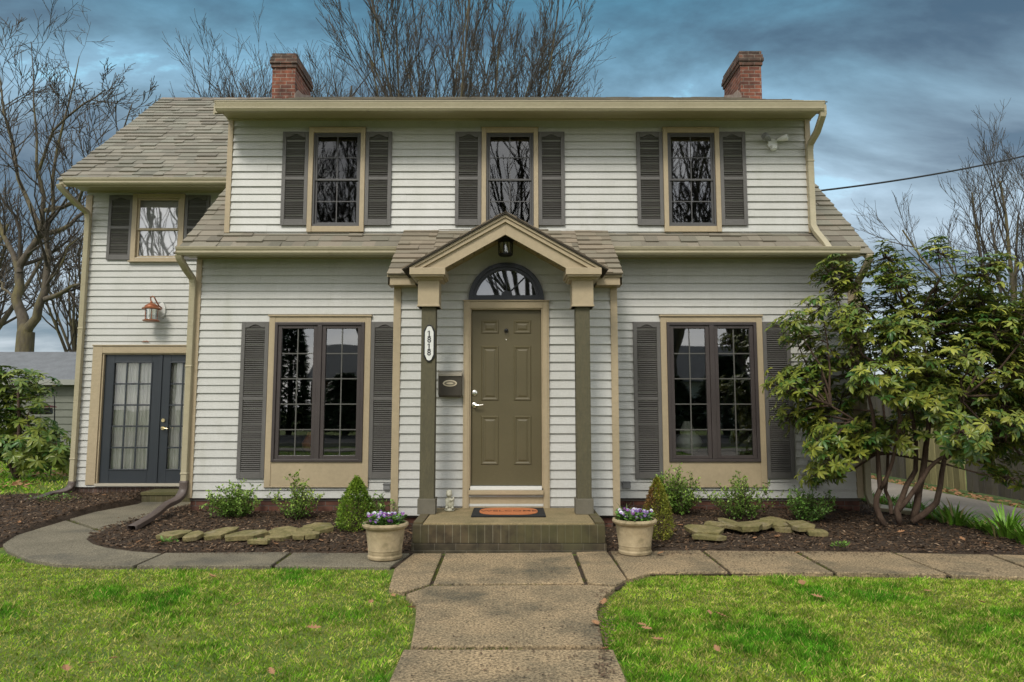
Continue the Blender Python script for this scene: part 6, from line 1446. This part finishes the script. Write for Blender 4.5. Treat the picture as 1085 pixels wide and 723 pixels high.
evergreen(-8.2, -16.4, 3.0, 1.7, 61, 'dark evergreen across the street, left of the path'); evergreen(10.6, -16.6, 3.9, 1.9, 62, 'dark evergreen across the street, right of the path'); evergreen(-11.3, -17.5, 6.8, 1.0, 65, 'narrow dark evergreen across the street, farthest left'); evergreen(8.2, -18, 3.0, 1.8, 66, 'dark evergreen across the street, left of the tallest one'); evergreen(0.6, -21, 5, 2.4, 63, 'low dark evergreen across the street in line with the path'); evergreen(14.5, -18, 6, 2.4, 64, 'dark evergreen across the street beyond the driveway')
def plain_house(x, y, w, d, h, hr, label, wallm, roofm, face=1, zb=0.0):
    t = empty('neighbour_house', (x, y, 0), label, 'house'); m = MB(); m.box(x - w / 2, x + w / 2, y - d / 2, y + d / 2, 0, h); m.prism([(y - d / 2, h), (y + d / 2, h), (y, h + hr)], 'x', x - w / 2, x + w / 2); m.build('walls', wallm, t)
    m = MB()
    for s_ in (-1, 1): m.prism([(y, h + hr + .02), (y + s_ * (d / 2 + .35), h - .02 - .0), (y + s_ * (d / 2 + .35), h - .14), (y, h + hr - .12)], 'x', x - w / 2 - .3, x + w / 2 + .3)
    m.build('roof', roofm, t)
    yf_ = y + face * d / 2
    for i in range(4):
        xx = x - w / 2 + w * (i + .5) / 4; m = MB(); ring(m, xx - .55, xx + .55, 1.1, 2.6, yf_ - .04, yf_ + .04, .08); win_ = m.build('window', WHITE, t); m = MB(); m.box(xx - .48, xx + .48, yf_ - .01, yf_ + .012, 1.18, 2.52); m.build('pane', mat('far_pane', (.03, .035, .04), .1), win_)
    return t
plain_house(-7, -31, 12, 8, 3.2, 2.6, 'long brick house across the street, left of the path', FBRICK, SHEDR); plain_house(10, -32, 11, 8, 3.2, 2.6, 'pale house across the street, right of the path', NEIGH, SHEDR)

# ------------------------------------------------------------------ side yard: shed, bird feeder ; right: fence, neighbour house, cables
SY = 18.5; sx1 = -10.2; sx0 = at(-120, 400, SY)[0]
ze = at(40, 402, SY)[1]; zr_ = at(40, 373, SY + 2.2)[1]
t = empty('shed', ((sx0 + sx1) / 2, SY + 2.2, 0), 'low grey lap sided shed with a grey roof behind the side yard rhododendron', 'shed')
m = MB(); z = 0; 
while z < ze - .02:
    zb = min(z + .19, ze); m.add([(sx0, SY - .028, z), (sx1, SY - .028, z), (sx1, SY - .004, zb), (sx0, SY - .004, zb), (sx0, SY, z + .002), (sx1, SY, z + .002)], [(0, 1, 2, 3), (4, 5, 1, 0)]); z += .19
m.box(sx0, sx1, SY, SY + 4.4, 0, ze); m.prism([(SY, ze), (SY + 4.4, ze), (SY + 2.2, zr_ - .05)], 'x', sx0, sx1); m.build('walls', SHEDW, t)
m = MB(); k_ = (zr_ - ze) / 2.45
m.prism([(SY - .28, ze - .02), (SY + 2.2, zr_), (SY + 2.2, zr_ - .1), (SY - .28, ze - .09)], 'x', sx0 - .2, sx1 + .25); m.prism([(SY + 4.7, ze - .02), (SY + 2.2, zr_), (SY + 2.2, zr_ - .1), (SY + 4.7, ze - .09)], 'x', sx0 - .2, sx1 + .25)
m.build('roof', SHEDR, t)
m = MB(); m.box(sx0 - .2, sx1 + .25, SY - .31, SY - .285, ze - .16, ze - .02); m.build('fascia', mat('shed_trim', (.28, .28, .25), .7), t)
x, z = at(58, 405.5, SY - .12); m = MB(); m.ball((x, SY - .14, z - .03), .06, .06, .08, 12, 8); m.lathe((x, SY - .14, z + .03), [(.03, 0), (.03, .05)], 10); tag(m.build('shed_light', CREAM, smooth=60), 'small cream globe light under the eave of the shed', 'light')
# shepherd's hook and hanging feeder
hx0, hz0 = at(57, 423, 14.2); m = MB(); hb = at(55, 480, 14.2)[0]
m.tube([(hb, 14.2, 0), (hb + .02, 14.2, 1.0), (hx0 + .02, 14.2, hz0 - .05), (hx0, 14.2, hz0 + .06), (hx0 - .12, 14.2, hz0 + .13), (hx0 - .22, 14.2, hz0 + .10), (hx0 - .24, 14.2, hz0 + .02)], .012, 6)
tag(m.build('shepherd_hook', BLACK, smooth=60), 'thin dark shepherd hook pole standing before the shed', 'pole')
fx_, fz_ = at(44.5, 434, 14.2); t = empty('bird_feeder', (fx_, 14.2, fz_), 'small red topped hanging bird feeder in front of the shed', 'bird feeder')
m = MB(); m.lathe((fx_, 14.2, fz_ + .04), [(.26, 0), (.25, .02), (.05, .07), (.01, .08)], 16); m.build('feeder_roof', mat('red_feeder_roof', (.22, .05, .035), .6), t, smooth=40)
m = MB(); m.lathe((fx_, 14.2, fz_ - .10), [(.17, 0), (.20, .02), (.18, .13)], 14); m.build('seed_tray', mat('dark_feeder', (.07, .065, .06), .6), t, smooth=40)
m = MB(); m.tube([(fx_, 14.2, fz_ + .11), (fx_ + .05, 14.2, fz_ + .35), P(46, 415, 14.2)], .005, 4); m.build('hanger', GREYP, t)

# leaf litter in the side yard
pl_ = [(-14, 11.5), (-6.9, 10.9), (-6.9, 15), (-14, 15)]; q = rnd_in(pl_, 1500); r_ = np.random.default_rng(77); f_ = fnoise(q[:, 0], q[:, 1], .9) > .52; q = q[f_]; n_ = len(q); th = r_.uniform(0, 6.28, n_)
tag(scatter(oval, ovf, np.column_stack([q, np.full(n_, .03)]), np.column_stack([np.cos(th), np.sin(th), r_.normal(0, .25, n_)]), r_.normal(0, .3, (n_, 3)) + [0, 0, 1], np.column_stack([r_.uniform(.06, .13, n_), r_.uniform(.04, .08, n_), np.full(n_, .05)]), np.array([[.26, .13, .06]]) * r_.uniform(.5, 1.6, (n_, 1)), 'leaf_litter', DEADL), 'brown leaf litter scattered over the side yard lawn', 'leaves', kind='stuff')
pl_ = [(7.05, 7), (7.4, 7), (7.4, 15), (7.05, 15)]; q = rnd_in(pl_, 500); n_ = len(q); th = r_.uniform(0, 6.28, n_)
tag(scatter(oval, ovf, np.column_stack([q, np.full(n_, .0)]), np.column_stack([np.cos(th), np.sin(th), r_.normal(0, .25, n_)]), r_.normal(0, .3, (n_, 3)) + [0, 0, 1], np.column_stack([r_.uniform(.04, .10, n_), r_.uniform(.03, .06, n_), np.full(n_, .05)]), np.array([[.26, .13, .06]]) * r_.uniform(.5, 1.6, (n_, 1)), 'dry_leaves', DEADL), 'dry leaves drifted along the foot of the wooden fence', 'leaves', kind='stuff')

# board fence along the driveway
def fence(x, ya, yb, h, colr, label, seed, xe=None, step=.145):
    r_ = random.Random(seed); L_ = abs(yb - ya); t = empty('board_fence', (x, (ya + yb) / 2, 0), label, 'fence', 'weathered board fences beyond the driveway'); m = MB(); xe = x if xe is None else xe
    n_ = int(L_ / step)
    for i in range(n_):
        y = ya + (yb - ya) * (i + .5) / n_; xx = x + (xe - x) * (i + .5) / n_; g = r_.uniform(.65, 1.25); c = tuple(v * g for v in colr); hh = h + r_.uniform(-.03, .03); w = step * .47; th_ = r_.uniform(-.004, .004)
        m.prism([(y - w, .03), (y + w, .03), (y + w, hh - .03), (y, hh), (y - w, hh - .03)], 'x', xx - .009 + th_, xx + .009 + th_, c)
    m.build('boards', FENCE, t)
    m = MB()
    for z_ in (.4, h - .35): m.prism([(ya, z_ - .04), (yb, z_ - .04), (yb, z_ + .04), (ya, z_ + .04)], 'x', max(x, xe) + .02, max(x, xe) + .06, colr)
    m.build('rail', FENCE, t)
    k_ = max(1, int(L_ / 2.4))
    for i in range(k_ + 1): m = MB(); y = ya + (yb - ya) * i / k_; m.box(x + .06, x + .15, y - .045, y + .045, 0, h - .05, colr); m.build('post', FENCE, t)
fence(7.42, 5.0, 11.4, 1.62, (.105, .095, .085), 'dark grey board fence at the right edge beside the driveway', 1)
fence(7.40, 11.4, 13.1, 1.70, (.30, .27, .13), 'pale green stained board fence section seen behind the rhododendron trunks', 2)
fence(7.45, 13.1, 20.0, 1.75, (.12, .108, .098), 'long dark board fence stretching back along the driveway', 3)
# cross fence closing the end of the driveway
r2 = random.Random(5); t = empty('back_fence', (6.0, 20.5, 0), 'grey board fence closing the far end of the driveway', 'fence'); m = MB(); i = 0
x = 2.5
while x < 7.5: g = r2.uniform(.7, 1.2); m.box(x, x + .135, 20.0, 20.02, .03, 1.75 + r2.uniform(-.02, .02), (.11 * g, .10 * g, .09 * g)); x += .145
m.build('boards', FENCE, t); m = MB(); m.box(2.5, 7.5, 20.03, 20.07, .4, .48, (.1, .09, .08)); m.build('rail', FENCE, t)

# neighbour's white house
NY = 20.0; gx0, gz0 = at(1061, 355, NY)
t = empty('neighbour_house', (gx0 + .3, NY, 0), 'white clapboard neighbour house with a gable beyond the fence at right', 'house')
m = MB(); apx = gx0 + 4.2; apz = gz0 + 4.2 * .85; wz = apz - .1 - 3.85 * .85
m.box(gx0 + .35, gx0 + 8.05, NY, NY + 8, 0, wz)
m.prism([(gx0 + .35, wz), (gx0 + 8.05, wz), (apx, apz - .1)], 'y', NY, NY + 8)
z = 0
while z < apz - .3:
    zb = z + .12; lo = gx0 + .35 if z < wz else gx0 + .35 + (z - wz) / (apz - .1 - wz) * 3.85; hi = 2 * apx - lo
    m.add([(lo, NY - .02, z), (hi, NY - .02, z), (hi, NY - .004, zb), (lo, NY - .004, zb), (lo, NY, z + .004), (hi, NY, z + .004)], [(0, 1, 2, 3), (4, 5, 1, 0)]); z = zb
m.build('walls', NEIGH, t)
m = MB(); s_ = (apz - wz) / 3.85
for q in (-1, 1): m.prism([(apx, apz + .02), (apx + q * 4.25, apz + .02 - 4.25 * s_), (apx + q * 4.25, apz - .13 - 4.25 * s_), (apx, apz - .13)], 'y', NY - .3, NY + 8.2)
m.build('roof', mat('dark_brown_roof', (.09, .055, .04), .9), t)
t.rotation_euler = (0, 0, RAD(-34))
m = MB(); x, z = gx0 + .9, gz0 + 1.45; m.tube([(x, NY + .6, z - 1.4), (x, NY + .6, z + .02)], .075, 10); m.build('vent_pipe', mat('rusty_pipe', (.20, .09, .05), .8), t, smooth=60)
m = MB(); ring(m, gx0 + 1.2, gx0 + 2.2, 1.2, 2.5, NY - .05, NY - .01, .09); w_ = m.build('window', WHITE, t); m = MB(); m.box(gx0 + 1.28, gx0 + 2.12, NY - .03, NY - .022, 1.28, 2.42); m.build('pane', mat('neighbour_pane', (.05, .06, .07), .1), w_)
def cable(a, b, sag, label, r=.018):
    m = MB(); a, b = Vector(a), Vector(b); n_ = 22; m.tube([a.lerp(b, i / n_) + Vector((0, 0, -sag * 4 * (i / n_) * (1 - i / n_))) for i in range(n_ + 1)], r, 6); tag(m.build('cable', WIRE, smooth=180), label, 'cable')
cable((XR + .03, 12.2, at(874, 209, 12.2)[1]), P(1110, 159.5, 15.0), .12, 'thick dark service cable rising from the roof edge to the upper right')
def up_(px, py, Y): return P(px, py, Y)
cable(P(935, 281, 24), P(1120, 251, 27), .1, 'upper of the two thin cables behind the rhododendron', .014); cable(P(940, 289, 24), P(1120, 266, 27), .12, 'lower of the two thin cables behind the rhododendron', .014)
# utility pole that carries them, just outside the picture
m = MB(); px_ = P(1120, 200, 27)[0]; m.tube([(px_, 27, 0), (px_, 27, 11)], [.15, .11], 12); t = empty('utility_pole', (px_, 27, 0), 'wooden utility pole beyond the neighbour house', 'pole'); m.build('pole', BARK, t, smooth=180)
m = MB(); m.box(px_ - 1.1, px_ + 1.1, 26.8, 26.9, 10.0, 10.12); m.build('crossarm', BARK, t)

# hedge of far shrubs that closes the view over open ground
def thicket(x, y, w, h, seed, label):
    r_ = np.random.default_rng(seed); n_ = 2600; u = r_.normal(0, .45, n_); v = r_.normal(0, .45, n_); k_ = np.clip(1 - (u * u + v * v) * .6, .1, 1)
    P_ = np.column_stack([x + u * w, y + v * w * .6, r_.random(n_) ** .8 * h * k_]); L_ = r_.uniform(.12, .28, n_)
    t = empty('hedge_bush', (x, y, 0), label, 'bush', 'bushes along the far boundary'); m = MB()
    for i in range(14): a = r_.uniform(0, 6.28); m.tube([(x, y, 0), (x + math.cos(a) * w * .4, y + math.sin(a) * w * .3, h * .7)], [.04, .012], 4)
    m.build('stems', RBARK, t); scatter(oval, ovf, P_, r_.normal(0, 1, (n_, 3)) + [0, 0, .4], r_.normal(0, .5, (n_, 3)) + [0, 0, 1], np.column_stack([L_, L_ * .5, L_]), np.array([[.075, .095, .03]]) * r_.uniform(.5, 1.6, (n_, 1)), 'foliage', SLEAF, t)
for i in range(9):
    x = -34 + i * 3.4; thicket(x, 34 + (i % 3) * 1.5, 2.6, 2.6 + (i * 37 % 10) * .12, 80 + i, 'bush of the far boundary, %s from the left' % ['first', 'second', 'third', 'fourth', 'fifth', 'sixth', 'seventh', 'eighth', 'ninth'][i])
for i in range(7):
    x = 9 + i * 4.2; thicket(x, 36 + (i % 3) * 1.5, 2.8, 2.6 + (i * 53 % 10) * .12, 100 + i, 'bush behind the neighbour plot, %s from the left' % ['first', 'second', 'third', 'fourth', 'fifth', 'sixth', 'seventh'][i])
